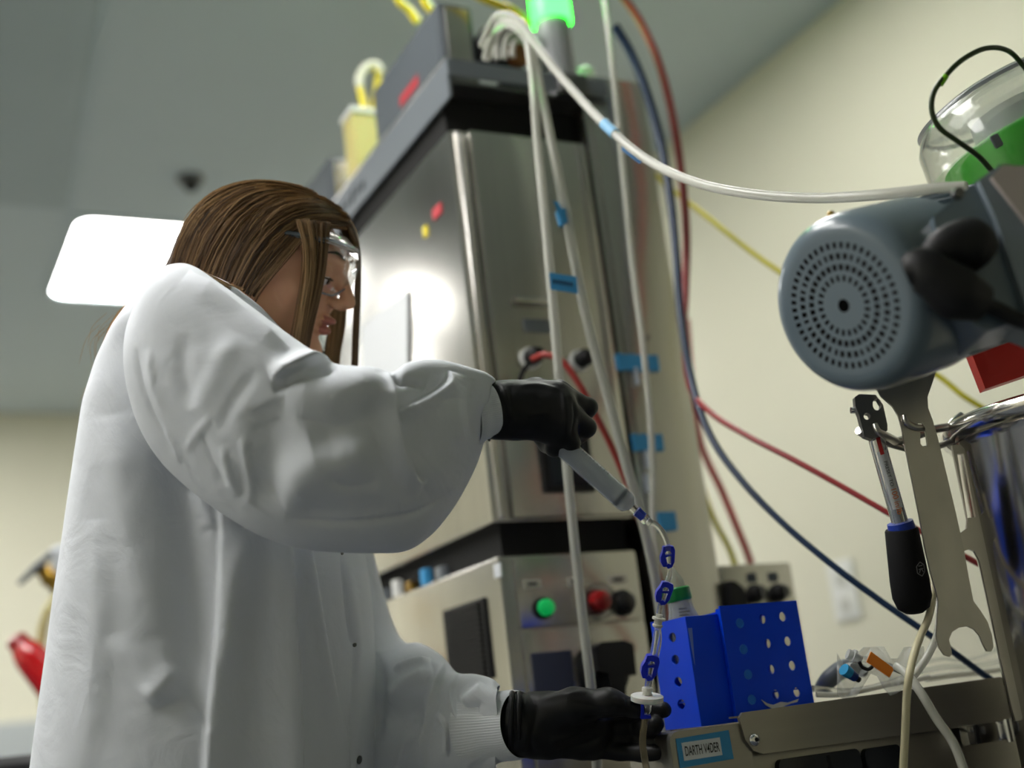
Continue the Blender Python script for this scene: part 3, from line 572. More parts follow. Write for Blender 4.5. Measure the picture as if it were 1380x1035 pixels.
# ------------------------------------------------------------------ syringe
s0 = P(748, 592, 1.462); s1 = P(848, 680, 1.458); ax = (s1-s0); Ls = np.linalg.norm(ax); ax /= Ls
t = thing('syringe', 'large clear plastic syringe held in the right gloved fist', 'syringe', s0)
R = .0130
B().lathe(s0, ax, [(.006, R), (Ls-.006, R), (Ls-.001, R*.9), (Ls+.003, R*.5), (Ls+.004, R*.45), (Ls+.004, R*.38), (Ls-.001, R*.86), (Ls-.007, R*.93), (.006, R*.93)], 40, False).obj('barrel', M('syringe_clear', srgb(214, 222, 236), .2, alpha=.36, coat=.3), t, 50)
k = B().lathe(s0, ax, [(Ls-.026, R*.85), (Ls-.024, R*.90), (Ls-.0160, R*.90)], 32).obj('plunger_head', whitep, t, 40)
B().lathe(s0, ax, [(Ls-.0160, R*.935), (Ls-.0115, R*.935), (Ls-.0105, R*.8), (Ls-.006, R*.3)], 32).obj('plunger_seal', rubber, t, 40)
n1 = np.cross(ax, FW); n1 /= np.linalg.norm(n1); n2 = np.cross(ax, n1)
pr = B()
for a, b_ in ((n1, n2), (n2, n1)):
    q0 = s0+ax*.004; q1 = s0+ax*(Ls-.025); h_ = a*R*.78; w_ = b_*.0008
    pr.add([q0-h_-w_, q0+h_-w_, q0+h_+w_, q0-h_+w_, q1-h_-w_, q1+h_-w_, q1+h_+w_, q1-h_+w_], [(0, 1, 2, 3), (7, 6, 5, 4), (0, 4, 5, 1), (1, 5, 6, 2), (2, 6, 7, 3), (3, 7, 4, 0)])
pr.obj('plunger_rod', whitep, t)
gm = B()
for k in range(13):
    q = s0+ax*(.006+k*.0055); L_ = 5 if k % 5 == 0 else 3
    for j in range(L_):
        a = math.radians(62+j*7); n_ = n1*math.cos(a)*0+(-n2*0)
        d_ = (UP*math.sin(a)+(-FW)*math.cos(a)); d_ = d_-ax*np.dot(d_, ax); d_ /= np.linalg.norm(d_)
        c_ = q+d_*R*1.005; tt = np.cross(ax, d_)
        gm.add([c_-ax*.0003-tt*.0009, c_+ax*.0003-tt*.0009, c_+ax*.0003+tt*.0009, c_-ax*.0003+tt*.0009], [(0, 1, 2, 3)])
gm.obj('graduation_marks', ink, t)
B().lathe(s1+ax*.002, ax, [(0, .0052), (.008, .0048), (.0085, .0065), (.012, .0065)], 24).obj('tip', clearp, t, 40)
c = s1+ax*.0145
t = thing('blue_connector', 'small blue and clear connector on the syringe tip', 'connector', c)
B().lathe(c, ax, [(-.003, .0056), (.0, .0060), (.007, .0058), (.008, .0045)], 8).obj('collar', M('connector_blue', srgb(50, 74, 205), .35, trans=.2), t, 30)
B().lathe(c, ax, [(.008, .0062), (.0105, .0066), (.013, .0064), (.0135, .0048), (.019, .0045)], 24).obj('body', clearp, t, 40)
# ------------------------------------------------------------------ kettle
tg = P(1292, 640, 1.60); RK = .165
vd = (tg-CAM)*[1, 1, 0]; vd /= np.linalg.norm(vd); perp = np.array([vd[1], -vd[0], 0])
kc = tg+perp*RK+vd*.0; kx, ky = kc[0], kc[1]
zr = P(1276, 585, 1.60)[2]
t = thing('steel_kettle', 'polished stainless kettle with a flared rim at the right edge', 'kettle', (kx, ky, 0))
B().lathe((kx, ky, .45), (0, 0, 1), [(0, RK-.02), (.02, RK), (zr-.45-.03, RK), (zr-.45-.022, RK+.006), (zr-.45-.022, RK-.003), (.03, RK-.003), (.02, .001)], 96, False).obj('vessel', steel_k, t, 40)
B().lathe((kx, ky, zr), (0, 0, 1), [(-.022, RK+.002), (-.016, RK+.011), (-.008, RK+.015), (.000, RK+.015), (.005, RK+.011), (.006, RK), (.006, RK-.01), (-.022, RK-.006)], 96, False).obj('rim', steel_k, t, 50)
B().lathe((kx, ky, zr+.004), (0, 0, 1), [(0, RK-.008), (.004, RK-.02), (.014, .05)], 64).obj('lid', steel_k, t, 40)
B().lathe((kx, ky, .40), (0, 0, 1), [(0, .06), (.05, .14)], 32).obj('outlet_cone', steel_k, t, 40)
for k in range(3):
    a = math.radians(30+120*k); B().lathe((kx+.14*math.cos(a), ky+.14*math.sin(a), 0), (0, 0, 1), [(0, .018), (.47, .018)], 16).obj('leg', steel_k, t, 40)
# bracket loop and flat strut on the kettle's left side
B().tube(pts3([(1296, 560, 1.585), (1282, 572, 1.575), (1276, 588, 1.57), (1283, 602, 1.575), (1297, 603, 1.58), (1304, 592, 1.59)]), .0052, 12, 6).obj('handle_loop', steel_k, t, 60)
def strut(L, w, d, name, parent, m_, th=.003, n=None):
    """flat bar through pixel points L = [(px,py)], width w px"""
    lft = [(x-w/2, y) for x, y in L]; rgt = [(x+w/2, y) for x, y in L][::-1]
    return shape(lft+rgt, [], d, name, parent, m_, th)
def shape(out, holes, d, name, parent, m_, th=.003, label=None, bevel=0):
    p0 = P(out[0][0], out[0][1], d); n = H
    def uv(px, py):
        q = onpl(px, py, p0, n)-p0; return float(q@R0), float(q@ZZ)
    return B().plate([[uv(*q) for q in out]]+[[uv(*q) for q in h_] for h_ in holes], p0, R0, ZZ, H*th).obj(name, m_, parent, 30, label)
shape([(1283, 600), (1303, 598), (1311, 640), (1319, 690), (1328, 716), (1338, 755), (1352, 818), (1375, 925), (1378, 970), (1369, 972), (1364, 955), (1347, 880), (1330, 800), (1320, 755), (1313, 742), (1306, 740), (1296, 744), (1294, 718), (1303, 712), (1304, 700)], [[(1290, 612), (1299, 611), (1315, 697), (1304, 698)]], 1.545, 'strut', t, steel_w, .006)
k = B().lathe(P(1311, 727, 1.543), -H, [(0, .0078), (.003, .0078), (.005, .006)], 6).obj('bolt', chrome, t, 30)
B().lathe(P(1311, 727, 1.539), -H, [(0, .0045), (.002, .004)], 6).obj('socket', darksteel, k, 30)
shape([(1369, 962), (1378, 960), (1380, 905), (1372, 905)], [], 1.53, 'stop', t, black, .01)
# hook bracket reaching to the left
hk = [(1150, 574), (1153, 580), (1160, 586), (1180, 590), (1208, 592), (1240, 583), (1262, 574), (1290, 570), (1290, 584), (1265, 594), (1244, 600), (1205, 603), (1178, 599), (1160, 594), (1152, 588)]
B().tube(pts3([(1157, 580, 1.50), (1170, 588, 1.51), (1200, 596, 1.52), (1232, 588, 1.53), (1262, 578, 1.545), (1290, 574, 1.56)]), .0052, 10, 6).obj('hook_arm', steel_w, t, 60)
B().tube(pts3([(1196, 598, 1.52), (1230, 606, 1.53), (1262, 602, 1.545), (1288, 592, 1.56)]), .004, 10, 6).obj('hook_arm', steel_w, t, 60)
B().tube(pts3([(1179, 572, 1.485), (1184, 582, 1.48), (1196, 588, 1.49), (1206, 594, 1.51)]), [.0035, .0045, .0055], 10, 5).obj('hook', steel_w, t, 60)
B().tube(pts3([(1219, 560, 1.475), (1221, 568, 1.472), (1229, 574, 1.472), (1240, 577, 1.475), (1252, 576, 1.50)]), [.0035, .0042, .0048], 10, 5).obj('hook', steel_w, t, 60)
# ------------------------------------------------------------------ flat wrench
out = [(1180, 520), (1188, 534), (1203, 547), (1211, 560), (1215, 575), (1221, 608), (1231, 655), (1240, 700), (1247, 740), (1254, 770), (1262, 798), (1265, 812), (1263, 840), (1262, 858), (1266, 873), (1273, 883), (1280, 885), (1283, 881), (1281, 870), (1279, 862), (1283, 852), (1292, 846), (1304, 844), (1313, 848), (1320, 856), (1325, 868), (1330, 877), (1336, 878), (1339, 872), (1337, 856), (1331, 838), (1321, 822), (1312, 810), (1306, 780), (1299, 740), (1288, 690), (1276, 640), (1264, 590), (1257, 566), (1251, 550), (1250, 535), (1256, 518), (1262, 500), (1263, 470), (1230, 440), (1190, 470)]
slot = [(1237, 570), (1240, 583), (1240.5, 598), (1244, 602), (1249, 602), (1250, 598), (1247, 577), (1243, 570)]
t = thing('fork_wrench', 'flat stainless fork wrench hanging from the hook in front of the kettle', 'wrench', P(1240, 600, 1.49))
shape(out, [slot], 1.488, 'blade', t, steel_w, .0045)
# torque wrench with black handle
dT = 1.505
t = thing('torque_wrench', 'torque wrench with a chrome shaft and black grip hanging left of the fork wrench', 'wrench', P(1185, 590, dT))
shape([(1152, 535), (1158, 531), (1180, 532), (1190, 545), (1196, 572), (1196, 580), (1176, 592), (1165, 588), (1158, 560), (1153, 548)], [circ(1168.5, 561, 4.6, n=14), circ(1182, 545, 6, 8, n=14)], dT-.006, 'head', t, darksteel, .012)
B().lathe(P(1151, 553, dT), RT, [(-.004, .004), (.006, .004)], 14).obj('detent_button', chrome, t, 40)
a = P(1180, 588, dT); b_ = P(1214, 708, dT); ax = b_-a; L_ = np.linalg.norm(ax); ax /= L_
B().lathe(a, ax, [(0, .0085), (.006, .0098), (L_-.004, .0100), (L_, .010)], 28).obj('shaft', chrome, t, 40)
B().lathe(a, ax, [(L_-.004, .0155), (L_+.004, .0165), (L_+.008, .0165)], 28).obj('blue_collar', M('collar_blue', srgb(20, 52, 150), .3), t, 40)
a2 = P(1208, 712, dT)+ax*.0; 
e2 = P(1232, 822, dT); ax2 = e2-b_; L2 = np.linalg.norm(ax2); ax2 /= L2
hd = B().lathe(b_+ax2*.004, ax2, [(0, .0185), (.002, .0198), (L2-.040, .0232), (L2-.020, .0232), (L2-.007, .019), (L2-.001, .011)], 36).obj('grip', rubber, t, 50)
# label strip on the shaft and text
nrm = -FW-ax*np.dot(-FW, ax); nrm /= np.linalg.norm(nrm); wdt = np.cross(ax, nrm)
lb = B(); 
for j in range(6):
    a0 = math.radians(-38+j*12.6); a1 = math.radians(-38+(j+1)*12.6)
    p = [a+ax*q+(nrm*math.cos(w)+wdt*math.sin(w))*.01025 for q, w in ((.018, a0), (.018, a1), (L_-.022, a1), (L_-.022, a0))]
    lb.add(p, [(0, 1, 2, 3)])
lbo = lb.obj('label_strip', M('label_grey', srgb(205, 208, 210), .4), t, 50)
rs = B(); 
for j in range(3):
    a0 = math.radians(-10+j*9); a1 = math.radians(-10+(j+1)*9)
    rs.add([a+ax*q+(nrm*math.cos(w)+wdt*math.sin(w))*.0104 for q, w in ((.001, a0), (.001, a1), (.022, a1), (.022, a0))], [(0, 1, 2, 3)])
rs.obj('red_mark', M('mark_red', srgb(190, 40, 36), .5), t, 50)
TXU = ax; TXV = -np.cross(ax, nrm)*-1
TV = wdt if np.dot(wdt, RT) > 0 else -wdt
text('PRESET TO', a+ax*.046+nrm*.0107+TV*.0003, .0040, .031, ax, TV, ink, lbo)
text('100 in/lb', a+ax*.0805+nrm*.0107+TV*.0005, .0068, .031, ax, TV, M('orange_ink', srgb(214, 110, 30), .6), lbo, name='handwriting')
# hexagon emblem on the grip
g0 = P(1243, 757, dT); nn = -FW-ax2*np.dot(-FW, ax2); nn /= np.linalg.norm(nn); ww = np.cross(ax2, nn); ww = ww if np.dot(ww, RT) > 0 else -ww
ctr = b_+ax2*(L2*.50)
em = B(); hexo = [(0, .0085), (.0055, .004), (.0055, -.004), (0, -.0085), (-.0055, -.004), (-.0055, .004)]
def gp(u, v):  # wrap on the cylinder
    an = (u+.0095)/.0225; return ctr+ax2*(-v)+(nn*math.cos(an)+ww*math.sin(an))*.0232
def gline(u0, v0, u1, v1, w=.0006):
    d_ = np.array([u1-u0, v1-v0]); d_ /= np.linalg.norm(d_); m_ = np.array([-d_[1], d_[0]])*w
    em.add([gp(u0-m_[0], v0-m_[1]), gp(u1-m_[0], v1-m_[1]), gp(u1+m_[0], v1+m_[1]), gp(u0+m_[0], v0+m_[1])], [(0, 1, 2, 3)])
for i in range(6): gline(*hexo[i], *hexo[(i+1) % 6])
for u0, v0, u1, v1 in ((-.003, .004, .003, .004), (-.003, -.004, 0, .001), (0, .001, .003, -.004), (-.0035, 0, .0035, 0)): gline(u0, v0, u1, v1)
em.obj('emblem', M('emblem_grey', srgb(120, 122, 122), .6), hd)
# ------------------------------------------------------------------ mixer motor
c0 = P(1137, 412, 1.22); c1 = P(1345, 352, 1.40); ax = c1-c0; Lm = np.linalg.norm(ax); ax /= Lm
t = thing('mixer_motor', 'blue-grey electric mixer motor with a perforated fan cover at the upper right', 'motor', c1)
RM = .089
e1 = np.cross(ax, ZZ); e1 /= np.linalg.norm(e1); e2_ = np.cross(e1, ax)
fan = B(); NR = 15; NS = 96
radii = [0, .0065, .0065, .0175]
# fan cover: polar grid with openings left out
rings = [.0065, .018]; hole_rings = []
rr = .0240
for k in range(4): hole_rings.append((rr, rr+.0060)); rr += .0108
edges = sorted(set([.0065, .016]+[q for h_ in hole_rings for q in h_]+[.067, .073, .079, .084, .0875, .089]))
def dome(r_): return 0.0 if r_ < .072 else .020*(1-math.sqrt(max(0, 1-((r_-.072)/.017)**2)))
idx = {}; vs = []; fs = []
for i, r_ in enumerate(edges):
    for k in range(NS*2):
        a = 2*math.pi*k/(NS*2); vs.append(c0+ax*dome(r_)+(e1*math.cos(a)+e2_*math.sin(a))*r_)
n2s = NS*2
for i in range(len(edges)-1):
    hi = next((j for j, h_ in enumerate(hole_rings) if abs(h_[0]-edges[i]) < 1e-9), None)
    if hi is not None:
        cnt = (24, 32, 40, 48)[hi]
    for k in range(n2s):
        if hi is not None and ((k+.5)/n2s*cnt+.12*hi) % 1 < .54: continue
        fs.append((i*n2s+k, i*n2s+(k+1) % n2s, (i+1)*n2s+(k+1) % n2s, (i+1)*n2s+k))
n0 = len(vs); L_c = Lm*.42
for q, r_ in ((.035, .0905), (L_c-.002, .0915), (L_c, .089)):
    for k in range(n2s):
        a = 2*math.pi*k/n2s; vs.append(c0+ax*q+(e1*math.cos(a)+e2_*math.sin(a))*r_)
last = (len(edges)-1)*n2s
for j in range(3):
    s_ = last if j == 0 else n0+(j-1)*n2s; d_ = n0+j*n2s
    for k in range(n2s): fs.append((s_+k, s_+(k+1) % n2s, d_+(k+1) % n2s, d_+k))
fan.add(vs, fs); fan.obj('fan_cover', motorgray, t, 50)
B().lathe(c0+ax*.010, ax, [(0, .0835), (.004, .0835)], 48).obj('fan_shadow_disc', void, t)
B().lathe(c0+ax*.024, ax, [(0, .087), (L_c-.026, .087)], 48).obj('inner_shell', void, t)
B().lathe(c0, ax, [(L_c-.004, .083), (L_c+.01, .083), (Lm*.92, .083), (Lm*.93, .090), (Lm*1.05, .090), (Lm*1.06, .05), (Lm*1.35, .05)], 64).obj('body', motorgray, t, 40)
fin = B()
for k in range(40):
    a = 2*math.pi*k/40; n_ = e1*math.cos(a)+e2_*math.sin(a); tt = np.cross(ax, n_)*.0012
    q0 = c0+ax*(L_c+.004); q1 = c0+ax*(Lm*.92)
    fin.add([q0+n_*.08-tt, q0+n_*.08+tt, q0+n_*.0885+tt, q0+n_*.0885-tt, q1+n_*.08-tt, q1+n_*.08+tt, q1+n_*.0885+tt, q1+n_*.0885-tt], [(0, 1, 2, 3), (7, 6, 5, 4), (0, 4, 5, 1), (1, 5, 6, 2), (2, 6, 7, 3), (3, 7, 4, 0)])
fo = fin.obj('cooling_fins', motorgray, t)
sc = P(1120, 291, 1.25); B().lathe(sc, UP, [(-.004, .003), (.003, .004), (.005, .002)], 10).obj('screw', brass, t, 40)
# junction box on the side of the motor
def obox(px, py, d, U, V, N, a, b_, c_, bev, name, parent, m_, label=None):
    bm = bmesh.new(); bmesh.ops.create_cube(bm, size=1); bmesh.ops.scale(bm, vec=(a, b_, c_), verts=bm.verts)
    if bev: bmesh.ops.bevel(bm, geom=bm.edges[:], offset=bev, segments=3, affect='EDGES')
    Mx = Matrix(((U[0], V[0], N[0]), (U[1], V[1], N[1]), (U[2], V[2], N[2]))).to_4x4(); o = P(px, py, d); Mx.translation = Vector(tuple(o))
    bm.transform(Mx); return B().bm(bm).obj(name, m_, parent, 30, label)
ja = math.radians(29); JU = RT*math.cos(ja)+UP*math.sin(ja); JV = UP*math.cos(ja)-RT*math.sin(ja)
JN = np.cross(JU, JV)
k = shape([(1258, 292), (1318, 243), (1340, 290), (1380, 405), (1384, 430), (1330, 446), (1290, 425), (1268, 350)], [], 1.19, 'junction_box', t, motorgray, .08)
shape([(1319, 243), (1348, 222), (1420, 330), (1420, 440), (1383, 425), (1380, 405), (1341, 290)], [], 1.187, 'box_side', k, M('lit_side_grey', srgb(128, 140, 150), .35, coat=.3), .07)  # paler copy of the box grey, the lit side put into the colour
shape([(1336, 238), (1352, 222), (1400, 225), (1410, 340), (1384, 300)], [], 1.180, 'box_lid', k, M('pinkish_plate', srgb(186, 176, 172), .4), .006)
B().lathe(P(1290, 262, 1.18), -H, [(0, .006), (.006, .005)], 12).obj('screw', darksteel, k, 40)
t2 = thing('power_plug', 'black moulded plug and cable in front of the motor housing', 'plug', P(1285, 370, 1.17))
B().tube(pts3([(1222, 368, 1.155), (1240, 362, 1.15), (1262, 375, 1.145), (1290, 395, 1.145), (1322, 408, 1.15)]), [.014, .020, .022, .026, .018], 20, 5).obj('body', black, t2, 60)
B().tube(pts3([(1248, 350, 1.16), (1275, 335, 1.16), (1305, 330, 1.165), (1322, 345, 1.17)]), [.012, .020, .026, .020], 20, 5).obj('socket_shroud', black, t2, 60)
B().tube(pts3([(1318, 406, 1.15), (1345, 418, 1.15), (1375, 432, 1.15), (1430, 448, 1.17)]), .0075, 12, 5).obj('cable', black, t2, 60)
# red mounting block
pr_ = [(1303, 455), (1430, 405), (1430, 480), (1326, 524)]
t3 = thing('red_bracket', 'red painted bracket between the motor and the kettle lid', 'bracket', P(1350, 500, 1.45))
shape([(1300, 452), (1440, 400), (1440, 486), (1328, 524)], [], 1.50, 'plate', t3, redb, .02)
# column from kettle lid up to the gearbox
t4 = thing('gearbox', 'grey gearbox and shaft carrying the motor above the kettle', 'gearbox', (kx, ky, zr+.03))
B().lathe((kx, ky, zr+.03), (0, 0, 1), [(0, .05), (.02, .05), (.022, .03), (.20, .03)], 32).obj('shaft', steel_k, t4, 40)
gz_ = zr+.10
B().box(kx-.05, kx+.10, ky-.08, ky+.06, gz_, gz_+.22, .012).obj('housing', motorgray, t4, 30)
# clear cover dome with green band
kd = P(1388, 186, 1.50); Rd = .127
axd = np.array([-.24, .10, 1.0]); axd /= np.linalg.norm(axd)
td = thing('clear_dome', 'clear plastic domed cover with a bright green band inside, top right corner', 'cover', kd-axd*.08)
B().lathe(kd-axd*.085, axd, [(0, Rd+.004), (.06, Rd+.002), (.12, Rd-.004), (.142, Rd-.016), (.150, Rd-.03), (.154, .03), (.155, .001), (.152, .001), (.150, .03), (.147, Rd-.032), (.138, Rd-.02), (.118, Rd-.009), (.06, Rd-.003), (0, Rd-.001)], 64, False).obj('shell', clearp, td, 50)
B().lathe(kd-axd*.085, axd, [(.138, Rd-.014), (.142, Rd-.012), (.144, Rd-.016)], 64, False).obj('rim_edge', M('rim_grey', srgb(120, 126, 140), .3, alpha=.8), td, 40)
B().lathe(kd-axd*.085, axd, [(.022, Rd-.022), (.030, Rd-.018), (.082, Rd-.020), (.085, Rd-.024)], 64).obj('green_band', M('band_green', srgb(48, 160, 30), .45, var=.05), td, 40)
B().lathe(kd-axd*.085, axd, [(.0, Rd-.010), (.02, Rd-.012), (.022, Rd-.03)], 64).obj('base_ring', M('cover_base', srgb(150, 152, 156), .4), td, 40)
B().lathe(kd-axd*.085, axd, [(.088, .06), (.125, .055), (.128, .02)], 40).obj('sensor_head', M('cover_inner', srgb(170, 172, 172), .35), td, 40)
qd = P(1342, 190, 1.38); obox(1343, 190, 1.375, JU, JV, JN, .010, .015, .003, .001, 'band_window', td, graymetal)
gc = hose('green_cable', 'thin dark green cable looping over the clear dome', 'cable', [(1338, 232, 1.36), (1318, 210, 1.35), (1290, 190, 1.34), (1266, 172, 1.34), (1256, 150, 1.34), (1258, 126, 1.34), (1272, 105, 1.34), (1295, 82, 1.35), (1325, 66, 1.36), (1352, 66, 1.38), (1372, 80, 1.40), (1400, 120, 1.42)], .0029, greenc)
sleeve(gc, [(1266.5, 114, 1.34), (1275, 102, 1.34)], .0034, lime, 'lime_band', 'lime green band on the cable')
# ------------------------------------------------------------------ tubing heap on the cart
def onz(px, py, z): q = onp(px, py, 'z', z); return q
YT = YR+.05
def ty(px, py, y=YT): return onp(px, py, 'y', y)
tubes = [
 ('clear_tubing', 'clear tube lying along the cart top right of the blue rack', [(1095, 928, .07), (1115, 930, .07), (1140, 932, .06), (1170, 928, .06), (1200, 920, .06), (1222, 912, .06)], .0042, clear),
 ('clear_tubing', 'white tube lying on the cart edge under the orange label', [(1100, 936, .05), (1130, 936, .04), (1165, 930, .035), (1200, 922, .03), (1235, 916, .03), (1252, 912, .03)], .0035, sili),
 ('clear_tubing', 'loop of clear tube on the far right of the cart top', [(1240, 905, .10), (1275, 899, .12), (1310, 898, .13), (1345, 892, .12), (1368, 880, .10)], .0042, clear),
 ('clear_tubing', 'clear tube arching behind the fork wrench tips', [(1240, 895, .15), (1270, 888, .15), (1300, 890, .16), (1335, 880, .16), (1350, 868, .16)], .003, clear),
 ('clear_tubing', 'clear tube lying behind the fork wrench', [(1248, 915, .06), (1280, 910, .07), (1320, 906, .08), (1360, 900, .08)], .0042, sili)]
for nm, lb_, L, r_, m_ in tubes:
    tag(B().tube([onp(a, b_, 'y', YR+e) for a, b_, e in L], r_, 12, 6).obj(nm, m_, smooth=60), lb_, 'tube', 'loose tubing on the cart top')
hose('pale_tubing', 'yellowish tube coming down behind the fork wrench, left strand', 'tube', [(1250, 700, 1.56), (1255, 740, 1.55), (1258, 790, 1.53), (1252, 830, 1.50), (1240, 858, 1.47), (1231, 885, 1.44), (1225, 912, 1.42), (1222, 940, 1.42), (1220, 985, 1.42), (1216, 1060, 1.42)], .0046, M('pale_yellow_tube', srgb(212, 204, 170), .25, alpha=.9, var=.02))
hose('pale_tubing', 'pale tube looping down behind the fork wrench, right strand', 'tube', [(1260, 740, 1.57), (1265, 790, 1.56), (1266, 830, 1.54), (1262, 858, 1.52), (1250, 884, 1.50), (1238, 902, 1.48), (1230, 912, 1.47)], .0046, sili)
hose('clear_tubing', 'clear tube running from the orange label down over the front rail', 'tube', [(1208, 898, 1.47), (1222, 908, 1.45), (1240, 932, 1.43), (1262, 968, 1.41), (1284, 1000, 1.40), (1300, 1040, 1.39), (1312, 1080, 1.39)], .0052, sili)
# orange label, luer and blue cap
dO = 1.50
t = thing('tagged_connector', 'clear tube connector with an orange label strip above the cart rail', 'connector', P(1190, 895, dO))
shape([(1174, 878), (1205, 901), (1199, 913), (1168, 892)], [], dO, 'orange_label', t, orange, .003)
B().tube(pts3([(1145, 884, dO+.006), (1158, 888, dO+.006), (1172, 890, dO+.006), (1210, 902, dO+.006)]), [.0045, .0042, .0036, .0045], 14, 4).obj('tube_stub', clear, t, 60)
B().lathe(P(1142, 881, dO+.006), P(1158, 888, dO)-P(1142, 881, dO), [(0, .0062), (.006, .0066), (.0065, .0085), (.010, .0085), (.0105, .0052), (.018, .0046)], 20).obj('luer_end', M('milky_clear', srgb(226, 228, 228), .25, trans=.4, alpha=.85, ior=1.25), t, 40)
B().lathe(P(1206, 900, dO-.002), RT-UP*.5, [(0, .0042), (.008, .0042)], 14).obj('black_band', black, t, 40)
B().tube(pts3([(1158, 892, dO-.004), (1162, 899, dO-.004), (1170, 902, dO-.004), (1176, 898, dO-.004)]), .0022, 10, 5).obj('black_band', black, t, 60)
t = thing('capped_connector', 'small connector with a light blue cap lying next to the orange label', 'connector', P(1145, 906, dO-.02))
a_ = P(1137, 902, dO-.02); b_ = P(1160, 918, dO-.01)
B().lathe(a_, b_-a_, [(0, .0070), (.0008, .0074), (.010, .0068), (.011, .005)], 24).obj('cap', M('cap_cyan', srgb(40, 150, 205), .35), t, 40)
B().lathe(a_, b_-a_, [(.009, .0066), (.020, .0056), (.021, .004)], 24).obj('body', M('navy_plastic', srgb(24, 52, 130), .3, trans=.2), t, 40)
B().lathe(a_, b_-a_, [(.021, .0035), (.027, .0035)], 14).obj('black_tip', black, t, 40)
t = thing('pouch', 'crumpled clear plastic pouch under the orange-labelled connector', 'pouch', P(1190, 915, 1.52))
pv = []; nx, ny = 14, 9
for j in range(ny):
    for i in range(nx):
        px = 1128+(1245-1128)*i/(nx-1); py = 880+16*math.sin(i*.9)+(932-880)*j/(ny-1)-14*(i/(nx-1))+4*math.sin(i*1.7+j); py = max(py, 872)
        pv.append(P(px, py, 1.535+.008*math.sin(i*1.3+j*.8)+.004*RNG.normal()))
pf = [(j*nx+i, j*nx+i+1, (j+1)*nx+i+1, (j+1)*nx+i) for j in range(ny-1) for i in range(nx-1)]
o = B().add(pv, pf).obj('film', M('film_clear', srgb(225, 228, 226), .15, alpha=.30, coat=.5), t, 60); md = o.modifiers.new('s', 'SOLIDIFY'); md.thickness = .0008
t = tag(B().tube([onp(1165, 905, 'y', YR+.09), onp(1140, 900, 'y', YR+.09), onp(1118, 915, 'y', YR+.10), onp(1105, 930, 'y', YR+.11)], [.008, .012, .012, .009], 12, 5).obj('grey_fitting', graymetal, smooth=60), 'grey plastic fitting behind the blue-capped connector', 'fitting')
